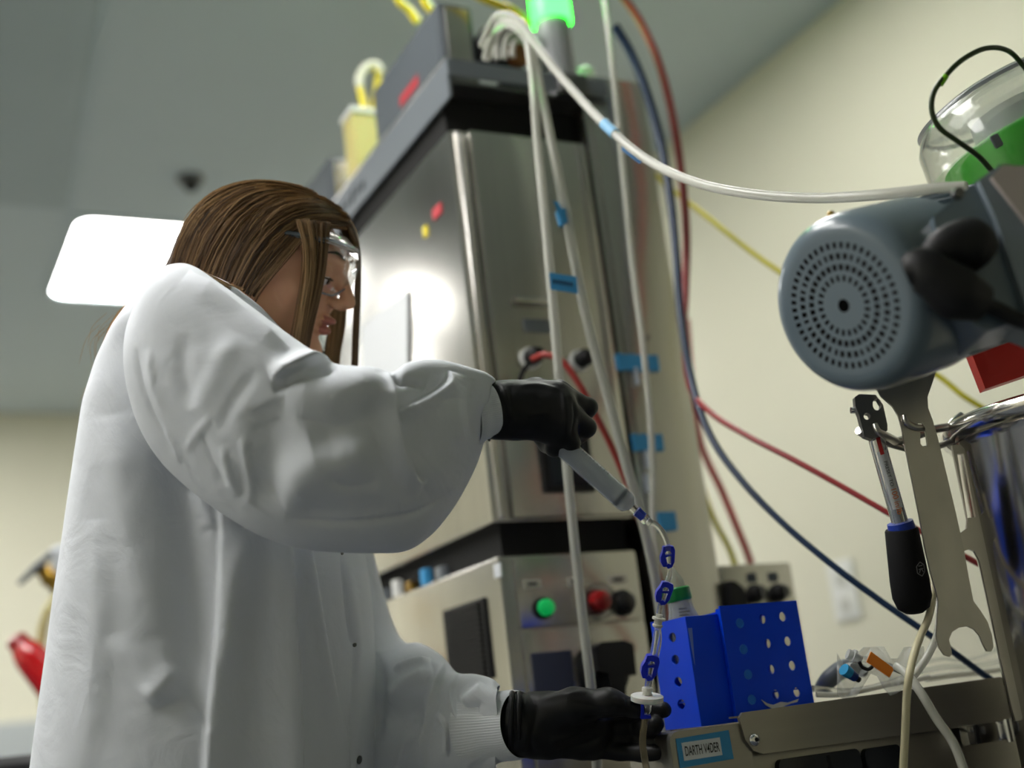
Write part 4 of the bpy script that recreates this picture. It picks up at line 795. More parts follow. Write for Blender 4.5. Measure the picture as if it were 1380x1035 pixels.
# ================================================================== PERSON
class Field:
    def __init__(s, xs, ys, zs):
        s.ax = [np.asarray(a, np.float32) for a in (xs, ys, zs)]; s.v = np.full([len(a) for a in s.ax], .5, np.float32)
    def sl(s, lo, hi):
        o = []
        for a, l, h in zip(s.ax, lo, hi):
            i = max(0, np.searchsorted(a, l)-1); j = min(len(a), np.searchsorted(a, h)+1); o.append(slice(i, max(j, i+1)))
        return tuple(o)
    def apply(s, fn, lo, hi, k=.01, op='u'):
        q = s.sl(lo, hi); g = np.stack(np.meshgrid(s.ax[0][q[0]], s.ax[1][q[1]], s.ax[2][q[2]], indexing='ij'), -1)
        d = fn(g); a = s.v[q]
        if op == 'u': h = np.clip(.5+.5*(a-d)/k, 0, 1); s.v[q] = a+(d-a)*h-k*h*(1-h)
        else:
            d = -d; h = np.clip(.5+.5*(d-a)/k, 0, 1); s.v[q] = a+(d-a)*h+k*h*(1-h)
    def cone(s, a, b, ra, rb, k=.01, op='u', T=None, flat=None):
        a = np.array(a, np.float32); b = np.array(b, np.float32)
        if T is not None: a = T[0]@a+T[1]; b = T[0]@b+T[1]; a = a.astype(np.float32); b = b.astype(np.float32)
        r = max(ra, rb)+3*k+.01; lo = np.minimum(a, b)-r; hi = np.maximum(a, b)+r
        def fn(g):
            ab = b-a; L = float(ab@ab)+1e-9; t = np.clip(((g-a)@ab)/L, 0, 1); q = g-a-t[..., None]*ab
            if flat is not None:
                n, f_ = flat; w = (q@np.array(n, np.float32))[..., None]; q = q+w*np.array(n, np.float32)*(f_-1)
            return np.linalg.norm(q, axis=-1)-(ra+(rb-ra)*t)
        s.apply(fn, lo, hi, k, op)
    def ell(s, c, r, k=.01, op='u', T=None, R=None):
        c = np.array(c, np.float32); r = np.array(r, np.float32); Rm = np.eye(3, dtype=np.float32) if T is None else T[0].astype(np.float32)
        if R is not None: Rm = Rm@R.astype(np.float32)
        if T is not None: c = (T[0]@c+T[1]).astype(np.float32)
        e = max(r)+3*k+.01
        def fn(g):
            q = (g-c)@Rm; k0 = np.linalg.norm(q/r, axis=-1); k1 = np.linalg.norm(q/(r*r), axis=-1); return k0*(k0-1)/(k1+1e-6)
        s.apply(fn, c-e, c+e, k, op)
    def mesh(s):
        v = s.v; ins = v < 0; sh = [n-1 for n in v.shape]
        acc = np.zeros(sh, np.int8)
        for i in (0, 1):
            for j in (0, 1):
                for k in (0, 1): acc += ins[i:i+sh[0], j:j+sh[1], k:k+sh[2]]
        act = np.argwhere((acc > 0) & (acc < 8)); idx = -np.ones(sh, np.int64); idx[tuple(act.T)] = np.arange(len(act))
        A = [a.astype(np.float64) for a in s.ax]; S = np.zeros((len(act), 3)); C = np.zeros(len(act))
        cr = [(i, j, k) for i in (0, 1) for j in (0, 1) for k in (0, 1)]
        for p in cr:
            for ax_ in range(3):
                if p[ax_]: continue
                q = list(p); q[ax_] = 1
                ia = act+p; ib = act+q; va = v[tuple(ia.T)]; vb = v[tuple(ib.T)]; m = (va < 0) != (vb < 0); t = np.where(m, va/(va-vb+1e-12), 0)
                for c in range(3):
                    pa = A[c][ia[:, c]]; pb = A[c][ib[:, c]]; S[:, c] += np.where(m, pa+(pb-pa)*t, 0)
                C += m
        V = S/C[:, None]; Fs = []
        for ax_ in range(3):
            a = ins; b = np.roll(ins, -1, ax_); o1, o2 = [(1, 2), (2, 0), (0, 1)][ax_]
            m = a != b; sl = [slice(None)]*3; sl[ax_] = slice(0, -1); m = m[tuple(sl)]; e = np.argwhere(m)
            e = e[(e[:, o1] > 0) & (e[:, o2] > 0) & (e[:, o1] < sh[o1]) & (e[:, o2] < sh[o2])]
            fl = a[tuple(e.T)]
            def g(d1, d2):
                q = e.copy(); q[:, o1] += d1; q[:, o2] += d2; return idx[tuple(q.T)]
            Q = np.stack([g(-1, -1), g(0, -1), g(0, 0), g(-1, 0)], 1); Q[~fl] = Q[~fl][:, ::-1]; Fs.append(Q)
        return V, np.vstack(Fs)
def np_mesh(name, V, Fq):
    me = bpy.data.meshes.new(name); me.vertices.add(len(V)); me.vertices.foreach_set('co', V.astype(np.float32).ravel())
    me.loops.add(len(Fq)*4); me.loops.foreach_set('vertex_index', Fq.ravel().astype(np.int32))
    me.polygons.add(len(Fq)); me.polygons.foreach_set('loop_start', np.arange(0, len(Fq)*4, 4, dtype=np.int32)); me.update(calc_edges=True); me.validate(); me.shade_smooth(); return me
def field_obj(fd, name, mat, parent, smooth_it=2, label=None):
    V, Q = fd.mesh(); me = np_mesh(name, V, Q)
    if smooth_it:
        bm = bmesh.new(); bm.from_mesh(me)
        for _ in range(smooth_it): bmesh.ops.smooth_vert(bm, verts=bm.verts, factor=.5, use_axis_x=True, use_axis_y=True, use_axis_z=True)
        bm.to_mesh(me); bm.free()
    return link(name, me, mat, parent, None, label)
def grid_ax(lo, hi, step): return np.arange(lo, hi+step, step)
skin = M('skin', srgb(214, 162, 128), .5, 0., (30, 30, 30), (.1, .0005), .05, sss=.12)
lipm = M('lips', srgb(178, 112, 98), .45, sss=.1)
coatm = M('coat_fabric', srgb(224, 228, 236), .8, 0., (260, 260, 260), (.25, .0004), .015, sheen=.1)
nt_ = coatm.node_tree; bs_ = nt_.nodes['Principled BSDF']; tc_ = nt_.nodes.new('ShaderNodeTexCoord')
n1_ = nt_.nodes.new('ShaderNodeTexNoise'); n1_.inputs['Scale'].default_value = 11; n1_.inputs['Detail'].default_value = 4; n1_.inputs['Distortion'].default_value = 1.6; n1_.inputs['Roughness'].default_value = .45
b2_ = nt_.nodes.new('ShaderNodeBump'); b2_.inputs['Strength'].default_value = .55; b2_.inputs['Distance'].default_value = .006
nt_.links.new(tc_.outputs['Object'], n1_.inputs[0]); nt_.links.new(n1_.outputs[0], b2_.inputs['Height'])
b1_ = [n for n in nt_.nodes if n.type == 'BUMP' and n != b2_][0]; nt_.links.new(b2_.outputs[0], b1_.inputs['Normal'])
knit = M('knit_cuff', srgb(224, 228, 234), .9, bump=(.3, .0005))
glovem = M('glove_nitrile', (.008, .008, .009, 1), .48, 0., (90, 90, 90), (.3, .0007), .15, spec=.35)
hairm = M('hair', srgb(118, 82, 46), .38, 0., var=.2)
haird = M('hair_under', srgb(58, 38, 22), .6, var=.2)
hb_ = hairm.node_tree
at = hb_.nodes.new('ShaderNodeAttribute'); at.attribute_name = 'tone'; cr = hb_.nodes.new('ShaderNodeValToRGB')
cr.color_ramp.elements[0].color = srgb(58, 42, 28); cr.color_ramp.elements[1].color = srgb(205, 168, 120); cr.color_ramp.elements.new(.5).color = srgb(122, 92, 60)
hb_.links.new(at.outputs['Fac'], cr.inputs[0]); hb_.links.new(cr.outputs[0], hb_.nodes['Principled BSDF'].inputs['Base Color'])
# head frame
HO = P(370, 352, 1.66); th = math.radians(15); tw = math.radians(10)
hf = (RT*math.cos(th)-UP*math.sin(th)); hu = UP*math.cos(th)+RT*math.sin(th); hs = -FW
hf2 = hf*math.cos(tw)+hs*math.sin(tw); hs2 = hs*math.cos(tw)-hf*math.sin(tw)
HR = np.stack([hf2, hs2, hu], 1); HT = (HR, HO)     # columns: forward, her right (towards camera), up
def hp(x, y, z): return HR@np.array([x, y, z])+HO
foot = P(300, 900, 1.60)
person = thing('person', 'woman with long brown hair in a white lab coat and black gloves', 'person', (foot[0], foot[1], 0))
# --- body: one continuous surface, fine steps around the head
def axis(lo, hi, f0, f1, fine, coarse):
    return np.concatenate([np.arange(lo, f0, coarse), np.arange(f0, f1, fine), np.arange(f1, hi, coarse)])
hl_, hh_ = HO-.16, HO+.15
NK = P(300, 440, 1.62); SN = P(262, 455, 1.52); SFar = P(395, 500, 1.78); PEL = P(292, 1010, 1.60)
fb = Field(axis(PEL[0]-.35, 1.05, hl_[0], hh_[0], .0026, .014), axis(PEL[1]-.45, PEL[1]+.45, hl_[1], hh_[1], .0026, .014), axis(-.02, 1.75, hl_[2], hh_[2], .0026, .014))
fb.ell((-.012, 0, .015), (.094, .071, .080), .01, T=HT)
fb.ell((.030, 0, -.035), (.060, .056, .082), .025, T=HT)
for s_ in (1, -1):
    fb.cone((0, .048*s_, -.055), (.066, .014*s_, -.102), .020, .017, .02, T=HT)
    fb.ell((.058, .036*s_, -.030), (.026, .024, .026), .015, T=HT)
    fb.cone((.078, .036*s_, .022), (.090, .006*s_, .018), .009, .009, .012, T=HT)
fb.ell((.078, 0, -.104), (.017, .020, .015), .014, T=HT)
for s_ in (1, -1): fb.ell((.096, .033*s_, -.001), (.016, .016, .012), .012, 's', T=HT)
fb.cone((.091, 0, .008), (.113, 0, -.028), .0075, .0098, .010, T=HT)
for s_ in (1, -1): fb.ell((.1005, .0115*s_, -.0345), (.0105, .0075, .0075), .006, T=HT)
for s_ in (1, -1): fb.ell((.1060, .0065*s_, -.0425), (.0045, .0032, .0035), .003, 's', T=HT)
fb.ell((.0905, 0, -.0575), (.0125, .019, .0058), .006, T=HT)
fb.ell((.0880, 0, -.0715), (.0125, .016, .0064), .006, T=HT)
for s_ in (1, -1): fb.ell((.079, .0315*s_, -.000), (.0135, .0135, .0135), .003, T=HT)
fb.ell((.101, 0, -.0643), (.010, .018, .0014), .003, 's', T=HT)
fb.ell((-.004, .072, -.006), (.017, .007, .030), .006, T=HT); fb.ell((-.004, -.072, -.006), (.017, .007, .030), .006, T=HT)
fb.cone(hp(-.028, 0, -.05), NK, .052, .058, .03)
CH = P(300, 600, 1.62)
fb.cone(NK, CH, .05, .095, .05); fb.cone(CH, PEL, .095, .105, .05)
fb.cone(NK, SN, .030, .030, .02); fb.cone(NK, SFar, .034, .034, .03)
ELN = P(425, 635, 1.37); WRN = P(668, 552, 1.447)
ELF = P(480, 965, 1.70); WRF = P(694, 976, 1.50)
fb.cone(SN, ELN, .030, .030, .02); fb.cone(ELN, WRN, .030, .022, .015); fb.cone(WRN, P(700, 553, 1.45), .024, .022, .01)
fb.cone(SFar, ELF, .034, .028, .02); fb.cone(ELF, WRF, .028, .020, .015); fb.cone(WRF, P(722, 976, 1.50), .024, .022, .01)
hipR = PEL+H*(-.08)+ZZ*(-.08); hipL = PEL+H*.08+ZZ*(-.08)
kn = [np.array([q[0]+.02, q[1]+.01, .48]) for q in (hipR, hipL)]; an = [np.array([q[0]-.01, q[1]+.01, .09]) for q in (hipR, hipL)]
for i in range(2):
    fb.cone((hipR, hipL)[i], kn[i], .088, .056, .03); fb.cone(kn[i], an[i], .056, .036, .02); fb.cone(an[i]-ZZ*.04, an[i]+R0*.13-ZZ*.055, .033, .026, .02)
body = field_obj(fb, 'body', [skin, lipm], person, 1)
me = body.data; Vb = np.array([v.co[:] for v in me.vertices]); loc = (Vb-HO)@HR
lip = (loc[:, 0] > .088) & (abs(loc[:, 1]) < .018) & (loc[:, 2] < -.0525) & (loc[:, 2] > -.0800)
for p in me.polygons:
    if all(lip[i] for i in p.vertices): p.material_index = 1
for s_ in (1, -1):
    c = hp(.0800, .0315*s_, -.005); e = B().lathe(c-hf2*.0118, hf2, [(.0118*(1-math.cos(a)), .0118*math.sin(a)) for a in np.linspace(.02, math.pi-.02, 12)], 20).obj('eye', M('eye_white', srgb(225, 220, 214), .2), body, 60)
    ic = hp(.0800+.0104, .0315*s_, -.0090); B().lathe(ic, hf2-.3*hu, [(0, .0055), (.0012, .0045), (.0016, .001)], 16).obj('iris', M('iris', srgb(70, 52, 36), .15), body and e, 60)
    B().tube([hp(.080, (.0315+.015)*s_, -.006), hp(.0915, (.0315+.006)*s_, -.0065), hp(.0935, (.0315-.005)*s_, -.0065), hp(.088, (.0315-.013)*s_, -.005)], [.0006, .0013, .0013, .0006], 8, 5).obj('eyelashes', haird, body)
    B().tube([hp(.077, .054*s_, .022), hp(.092, .036*s_, .0285), hp(.098, .014*s_, .024)], [.0008, .0020, .0014], 8, 5).obj('eyebrow', haird, body)
# --- safety goggles
gg = thing('safety_goggles', 'clear wraparound safety goggles worn by the woman', 'goggles', hp(.1, 0, 0))
def gl(phi, z, r=0):
    a = math.radians(phi); bul = 1-.10*((z-.012)/.036)**2
    return hp(.012+(.098+r)*math.cos(a)*bul, (.078+r)*math.sin(a), z)
v = []; f = []; NP, NZ = 33, 11
for rr_ in (0, .0018):
    for j in range(NZ):
        for i in range(NP):
            ph = -44+88*i/(NP-1); zz = -.026+.068*j/(NZ-1); 
            lim = .020*max(0, math.cos(math.radians(ph*1.0)))**6 if j == 0 else 0
            if abs(ph) < 16: zz = max(zz, -.026+.020*(1-abs(ph)/16))
            v.append(gl(ph, zz, rr_))
n_ = NP*NZ
for j in range(NZ-1):
    for i in range(NP-1):
        a = j*NP+i; f.append((a, a+1, a+NP+1, a+NP)); f.append((n_+a, n_+a+NP, n_+a+NP+1, n_+a+1))
lens = B().add(v, f).obj('lens', M('goggle_lens', (.96, .97, .98, 1), .03, trans=1., alpha=.35, ior=1.15, coat=1.), gg, 'all')
rimm = M('goggle_rim', srgb(190, 200, 212), .12, trans=.5, alpha=.75, ior=1.2, coat=.6)
for z_, r_ in ((.042, .0026),):
    B().tube([gl(ph, z_, .001) for ph in np.linspace(-44, 44, 25)], r_, 8, 2).obj('top_rim', rimm, gg, 60)
B().tube([gl(ph, -.026+(.020*(1-abs(ph)/16) if abs(ph) < 16 else 0), .001) for ph in np.linspace(-44, 44, 41)], .0016, 8, 1).obj('bottom_rim', rimm, gg, 60)
for s_ in (1, -1):
    B().tube([gl(44*s_, -.026), gl(45*s_, 0), gl(44*s_, .042)], .0026, 8, 4).obj('side_rim', rimm, gg, 60)
    B().tube([gl(44*s_, .036), gl(66*s_, .036), hp(-.01, .083*s_, .030), hp(-.055, .080*s_, .024), hp(-.085, .062*s_, .008)], [.0042, .0034, .003], 8, 6).obj('temple_arm', M('goggle_arm', srgb(96, 104, 112), .2, trans=.3), gg, 60)
bv, bf = [], []
for j in range(5):
    for i in range(31):
        ph = -50+100*i/30; q = j/4; bv.append(gl(ph, .036+.016*q, .003-.014*q))
for j in range(4):
    for i in range(30): a = j*31+i; bf.append((a, a+1, a+32, a+31))
o_ = B().add(bv, bf).obj('brow_guard', M('guard_milky', srgb(214, 206, 204), .2, trans=.3, alpha=.75, coat=.6), gg, 'all'); m_ = o_.modifiers.new('s', 'SOLIDIFY'); m_.thickness = .0015
# --- hair cap
EC = np.array([-.022, 0, .0]); ER = np.array([.110, .086, .100])
lo = HO-.22; hi = HO+.18
fh = Field(grid_ax(lo[0], hi[0], .0035), grid_ax(lo[1], hi[1], .0035), grid_ax(lo[2], hi[2], .0035))
fh.ell(EC, ER-.004, .01, T=HT); fh.cone((-.06, 0, -.04), (-.10, .01, -.12), .070, .060, .04, T=HT)
fh.cone((-.10, .0, -.10), (-.16, .0, -.22), .055, .04, .03, T=HT)
def wedge(g):
    q = (g-HO.astype(np.float32))@HR.astype(np.float32); x, z = q[..., 0], q[..., 2]
    A = (.037, .032); Bv = (-.030, -.060); d = np.array([A[0]-Bv[0], A[1]-Bv[1]]); d /= np.linalg.norm(d); n1_ = np.array([-d[1], d[0]])
    d1 = (x-A[0])*n1_[0]+(z-A[1])*n1_[1]
    E_ = (.090, .066); e = np.array([E_[0]-A[0], E_[1]-A[1]]); e /= np.linalg.norm(e); n2_ = np.array([-e[1], e[0]])
    d2 = (x-A[0])*n2_[0]+(z-A[1])*n2_[1]
    return np.maximum(d1, d2)
fh.apply(wedge, lo, hi, .012, 's')
# --- strands
def ell_hit(px, py, off):
    r_ = ER+off; dd = D(px, py); o = (CAM-HO)@HR-EC; dv = HR.T@dd; a = ((dv/r_)**2).sum(); b_ = (o*dv/r_**2).sum(); c = ((o/r_)**2).sum()-1
    disc = b_*b_-a*c; t = (-b_-math.sqrt(max(disc, 0)))/a; return t
def guide(L, off=0.0, n=14):
    """L: (px,py[,depth]) ; depth left out = on the hair ellipsoid"""
    out = []
    for q in L: out.append((q[0], q[1], q[2] if len(q) > 2 else ell_hit(q[0], q[1], off)))
    p = spline(out, 8); t = np.linspace(0, 1, len(p)); ts = np.linspace(0, 1, n); return np.stack([np.interp(ts, t, p[:, i]) for i in range(3)], 1)
hv, hfc, htone = [], [], []
def strand(pts, r, tone):
    m = len(pts); t = np.gradient(pts, axis=0); t /= np.linalg.norm(t, axis=1)[:, None]+1e-9
    a = np.cross(t, FW); a /= np.linalg.norm(a, axis=1)[:, None]+1e-9; b_ = np.cross(t, a); n0 = len(hv)
    taper = np.clip(np.minimum(np.linspace(0, 1, m)*8+.5, (1-np.linspace(0, 1, m))*4+.15), 0, 1)*r
    for i in range(m):
        for w in (0, 2.094, 4.189): hv.append(pts[i]+(a[i]*math.cos(w)+b_[i]*math.sin(w))*taper[i]); htone.append(tone)
    for i in range(m-1):
        for k in range(3): hfc.append((n0+i*3+k, n0+i*3+(k+1) % 3, n0+(i+1)*3+(k+1) % 3, n0+(i+1)*3+k))
def bundle(gs, n, spread, r=.0006, tone=(.2, .8), curl=.002, dspread=.004, clump=None):
    for k in range(n):
        u = RNG.random()*(len(gs)-1); i = min(int(u), len(gs)-2) if len(gs) > 1 else 0; w = u-i
        g = gs[i]*(1-w)+gs[i+1]*w if len(gs) > 1 else gs[0].copy()
        j = RNG.normal(size=2)*spread*.5; s = np.linspace(0, 1, len(g)); wob = curl*np.sin(s*RNG.uniform(2, 7)+RNG.uniform(0, 6))
        tn = np.clip(RNG.uniform(*tone)+.16*math.sin(u*5.3+.7)+.12*math.sin(u*17+2)+RNG.normal()*.06, 0, 1)
        q = np.stack([g[:, 0]+j[0]*(.35+.65*s)+wob*900*.5, g[:, 1]+j[1]*(.35+.65*s), g[:, 2]-abs(RNG.normal())*dspread+.002], 1)
        strand(np.array([P(*x) for x in q]), r*RNG.uniform(.7, 1.3), tn)
cap_g = [guide(L, .003) for L in (
    [(385, 251), (340, 250), (300, 262), (270, 285), (250, 318), (240, 352), (232, 392, 1.70), (228, 440, 1.70)],
    [(395, 254), (345, 256), (305, 275), (275, 305), (258, 345), (248, 385, 1.62), (240, 410, 1.62), (238, 460, 1.62)],
    [(412, 261), (360, 264), (322, 288), (295, 325), (278, 365), (268, 395, 1.59), (262, 420, 1.59), (262, 480, 1.58)],
    [(432, 270), (385, 272), (345, 296), (318, 335), (300, 375), (290, 405, 1.58), (285, 430, 1.58), (288, 490, 1.57)],
    [(450, 283), (410, 283), (372, 300), (340, 335), (318, 380), (308, 410, 1.59), (302, 440, 1.555), (306, 500, 1.53)],
    [(464, 298), (428, 293), (392, 305), (360, 335), (335, 375), (320, 408, 1.582), (316, 445, 1.555), (322, 505, 1.52)],
    [(470, 308), (436, 304), (408, 315), (382, 345), (352, 378), (332, 405, 1.585), (327, 430, 1.56), (335, 480, 1.53)])]
bundle(cap_g, 3600, 9, .0008, (.10, .60), .006, .004)
top_g = [guide(L, .006) for L in ([(395, 250), (360, 247), (325, 252), (292, 268), (266, 292), (249, 325)], [(425, 262), (385, 253), (345, 250), (305, 262), (275, 285), (256, 315)], [(455, 280), (425, 268), (390, 262), (350, 268), (320, 290), (300, 320)], [(470, 296), (445, 284), (415, 280), (385, 288), (360, 310), (345, 340)])]
bundle(top_g, 900, 9, .0007, (.35, .95), .006, .003)
# front: from the crown forward over the forehead
bundle([guide(L, .004) for L in ([(395, 256), (430, 268), (458, 288), (474, 310), (480, 335, 1.66)], [(380, 262), (420, 276), (450, 296), (466, 314), (474, 330, 1.655)])], 350, 4, .0007, (.35, .8), .001, .003)
# lock falling over cheek, in front of the ear
def dlock(px, py, o=-.008):
    return 1.575 if py > 330 else 1.585
lk = [guide(L) for L in ([(400, 296, 1.585), (410, 330, 1.576), (411, 370, 1.572), (406, 410, 1.574), (400, 450, 1.58), (394, 490, 1.585)], [(444, 300, 1.605), (440, 335, 1.594), (434, 375, 1.588), (424, 415, 1.585), (415, 450, 1.588), (408, 490, 1.592)])]
bundle(lk, 420, 6, .00065, (.30, .75), .001, .003)
# lock on the far side of the face
lk = [guide(L) for L in ([(468, 304, 1.63), (480, 335, 1.66), (480, 385, 1.68), (478, 440, 1.69), (476, 500, 1.69), (474, 560, 1.69)], [(474, 304, 1.64), (484, 335, 1.68), (485, 385, 1.70), (482, 440, 1.71), (479, 500, 1.71), (477, 560, 1.71)])]
bundle(lk, 240, 3, .0006, (.05, .45), .001, .002)
# hair under the chin
lk = [guide(L) for L in ([(446, 405, 1.72), (444, 440, 1.72), (440, 475, 1.72), (436, 520, 1.72)], [(466, 405, 1.73), (463, 440, 1.73), (456, 475, 1.73), (450, 520, 1.73)])]
bundle(lk, 260, 4, .0007, (.45, .9), .001, .004)
# long hair down the back, left edge of the coat
lk = [guide(L) for L in ([(235, 370, 1.64), (196, 390, 1.62), (162, 422, 1.61), (144, 465, 1.61), (128, 515, 1.62), (118, 570, 1.63)], [(250, 380, 1.68), (215, 420, 1.66), (172, 445, 1.66), (152, 490, 1.66), (136, 540, 1.66), (124, 600, 1.66)], [(250, 380, 1.70), (220, 430, 1.70), (195, 480, 1.70), (170, 540, 1.70), (150, 600, 1.70), (140, 640, 1.70)])]
bundle(lk, 700, 7, .0007, (.45, .95), .004, .006)
for k in range(26):   # fly-aways at the back
    x0_, y0_ = 150+RNG.uniform(-15, 20), 440+RNG.uniform(-20, 70); g = guide([(x0_, y0_, 1.62), (x0_-8-RNG.uniform(0, 14), y0_+20, 1.62), (x0_-10-RNG.uniform(0, 26), y0_+34+RNG.uniform(0, 30), 1.62)])
    strand(np.array([P(*x) for x in g]), .0003, .8)
# a few strands lying over the shoulder seam
bundle([guide([(258, 357, 1.40), (228, 366, 1.392), (205, 385, 1.392), (192, 410, 1.394), (181, 438, 1.40)]), guide([(262, 358, 1.40), (234, 370, 1.390), (212, 392, 1.388), (199, 418, 1.392), (184, 448, 1.40)])], 12, 3, .0004, (.2, .5), .001, .0)
bundle([guide([(236, 357, 1.43), (262, 362, 1.43), (290, 374, 1.45), (312, 385, 1.50), (330, 389, 1.53)]), guide([(242, 360, 1.43), (270, 370, 1.43), (292, 384, 1.46), (306, 396, 1.50), (318, 402, 1.53)])], 60, 4, .0005, (.5, .95), .001, .001)
hc_ = field_obj(fh, 'hair_cap', haird, person, 1)
hm_ = np_mesh('hair', np.array(hv), np.array(hfc)); a_ = hm_.attributes.new('tone', 'FLOAT', 'POINT'); a_.data.foreach_set('value', np.array(htone, np.float32))
hair = link('hair', hm_, hairm, person, None, 'long brown hair with lighter streaks')
# ------------------------------------------------------------------ lab coat
def polyd(x, y, L):
    best = np.full(x.shape, 1e9); tt = np.zeros(x.shape); side = np.zeros(x.shape); L = np.array(L, float); seg_ = np.linalg.norm(np.diff(L, axis=0), axis=1); cum = np.concatenate([[0], np.cumsum(seg_)])/seg_.sum()
    for i in range(len(L)-1):
        a = L[i]; d = L[i+1]-a; q = d@d; t = np.clip(((x-a[0])*d[0]+(y-a[1])*d[1])/q, 0, 1); ex = x-a[0]-t*d[0]; ey = y-a[1]-t*d[1]; dist = np.hypot(ex, ey); m = dist < best
        best = np.where(m, dist, best); tt = np.where(m, cum[i]+t*(cum[i+1]-cum[i]), tt); side = np.where(m, np.sign(d[0]*ey-d[1]*ex), side)
    return best, tt, side
def folds(V, Nn, FL):
    x, y, d = proj(V); vd = V-CAM; vd /= np.linalg.norm(vd, axis=1)[:, None]; fac = np.clip(-(Nn*vd).sum(1)*2.0, 0, 1)
    disp = np.zeros(len(V))
    for L, w, h_, kind in FL:
        r_, t, s = polyd(x, y, spline(np.array([list(q)+[0] for q in L], float), 5)[:, :2]); env = np.clip(np.minimum(t*5, (1-t)*5), 0, 1)**.7
        if kind == 'r': disp += h_*env*np.exp(-(r_/w)**2)
        elif kind == 'v': disp -= h_*env*np.exp(-(r_/w)**1.2)
        elif kind in ('L', 'Rr'):     # one-sided: steep edge on one side, gentle slope on the other
            sg = s if kind == 'L' else -s
            disp += h_*env*np.where(sg > 0, np.exp(-(r_/w)**2), np.exp(-(r_/(w*.13))**2))
    return V+Nn*(disp*fac)[:, None]
def grid_normals(V, nu, nv):
    G = V.reshape(nv, nu, 3); du = np.roll(G, -1, 1)-np.roll(G, 1, 1); dv = np.gradient(G, axis=0); n = np.cross(du, dv); n /= np.linalg.norm(n, axis=2)[..., None]+1e-12; return n.reshape(-1, 3)
cv, cf = [], []; coff = [0]
def add_grid(V, nu, nv, cap0=True, cap1=True, flip=False):
    n0 = coff[0]; cv.append(V); q = []
    i = np.arange(nu); 
    for j in range(nv-1):
        a = n0+j*nu+i; b_ = n0+j*nu+(i+1) % nu; c_ = n0+(j+1)*nu+(i+1) % nu; d_ = n0+(j+1)*nu+i; q.append(np.stack([a, b_, c_, d_], 1))
    q = np.vstack(q); cf.append(q if not flip else q[:, ::-1]); coff[0] += len(V)
def wob(th_, s, seed, amp):
    r = np.random.default_rng(seed); o = np.zeros(np.broadcast(th_, s).shape)
    for k in range(9): o += amp*r.uniform(.3, 1)*np.sin(r.integers(1, 7)*th_+r.uniform(2, 16)*s+r.uniform(0, 6.3))
    return o/4
NU = 260
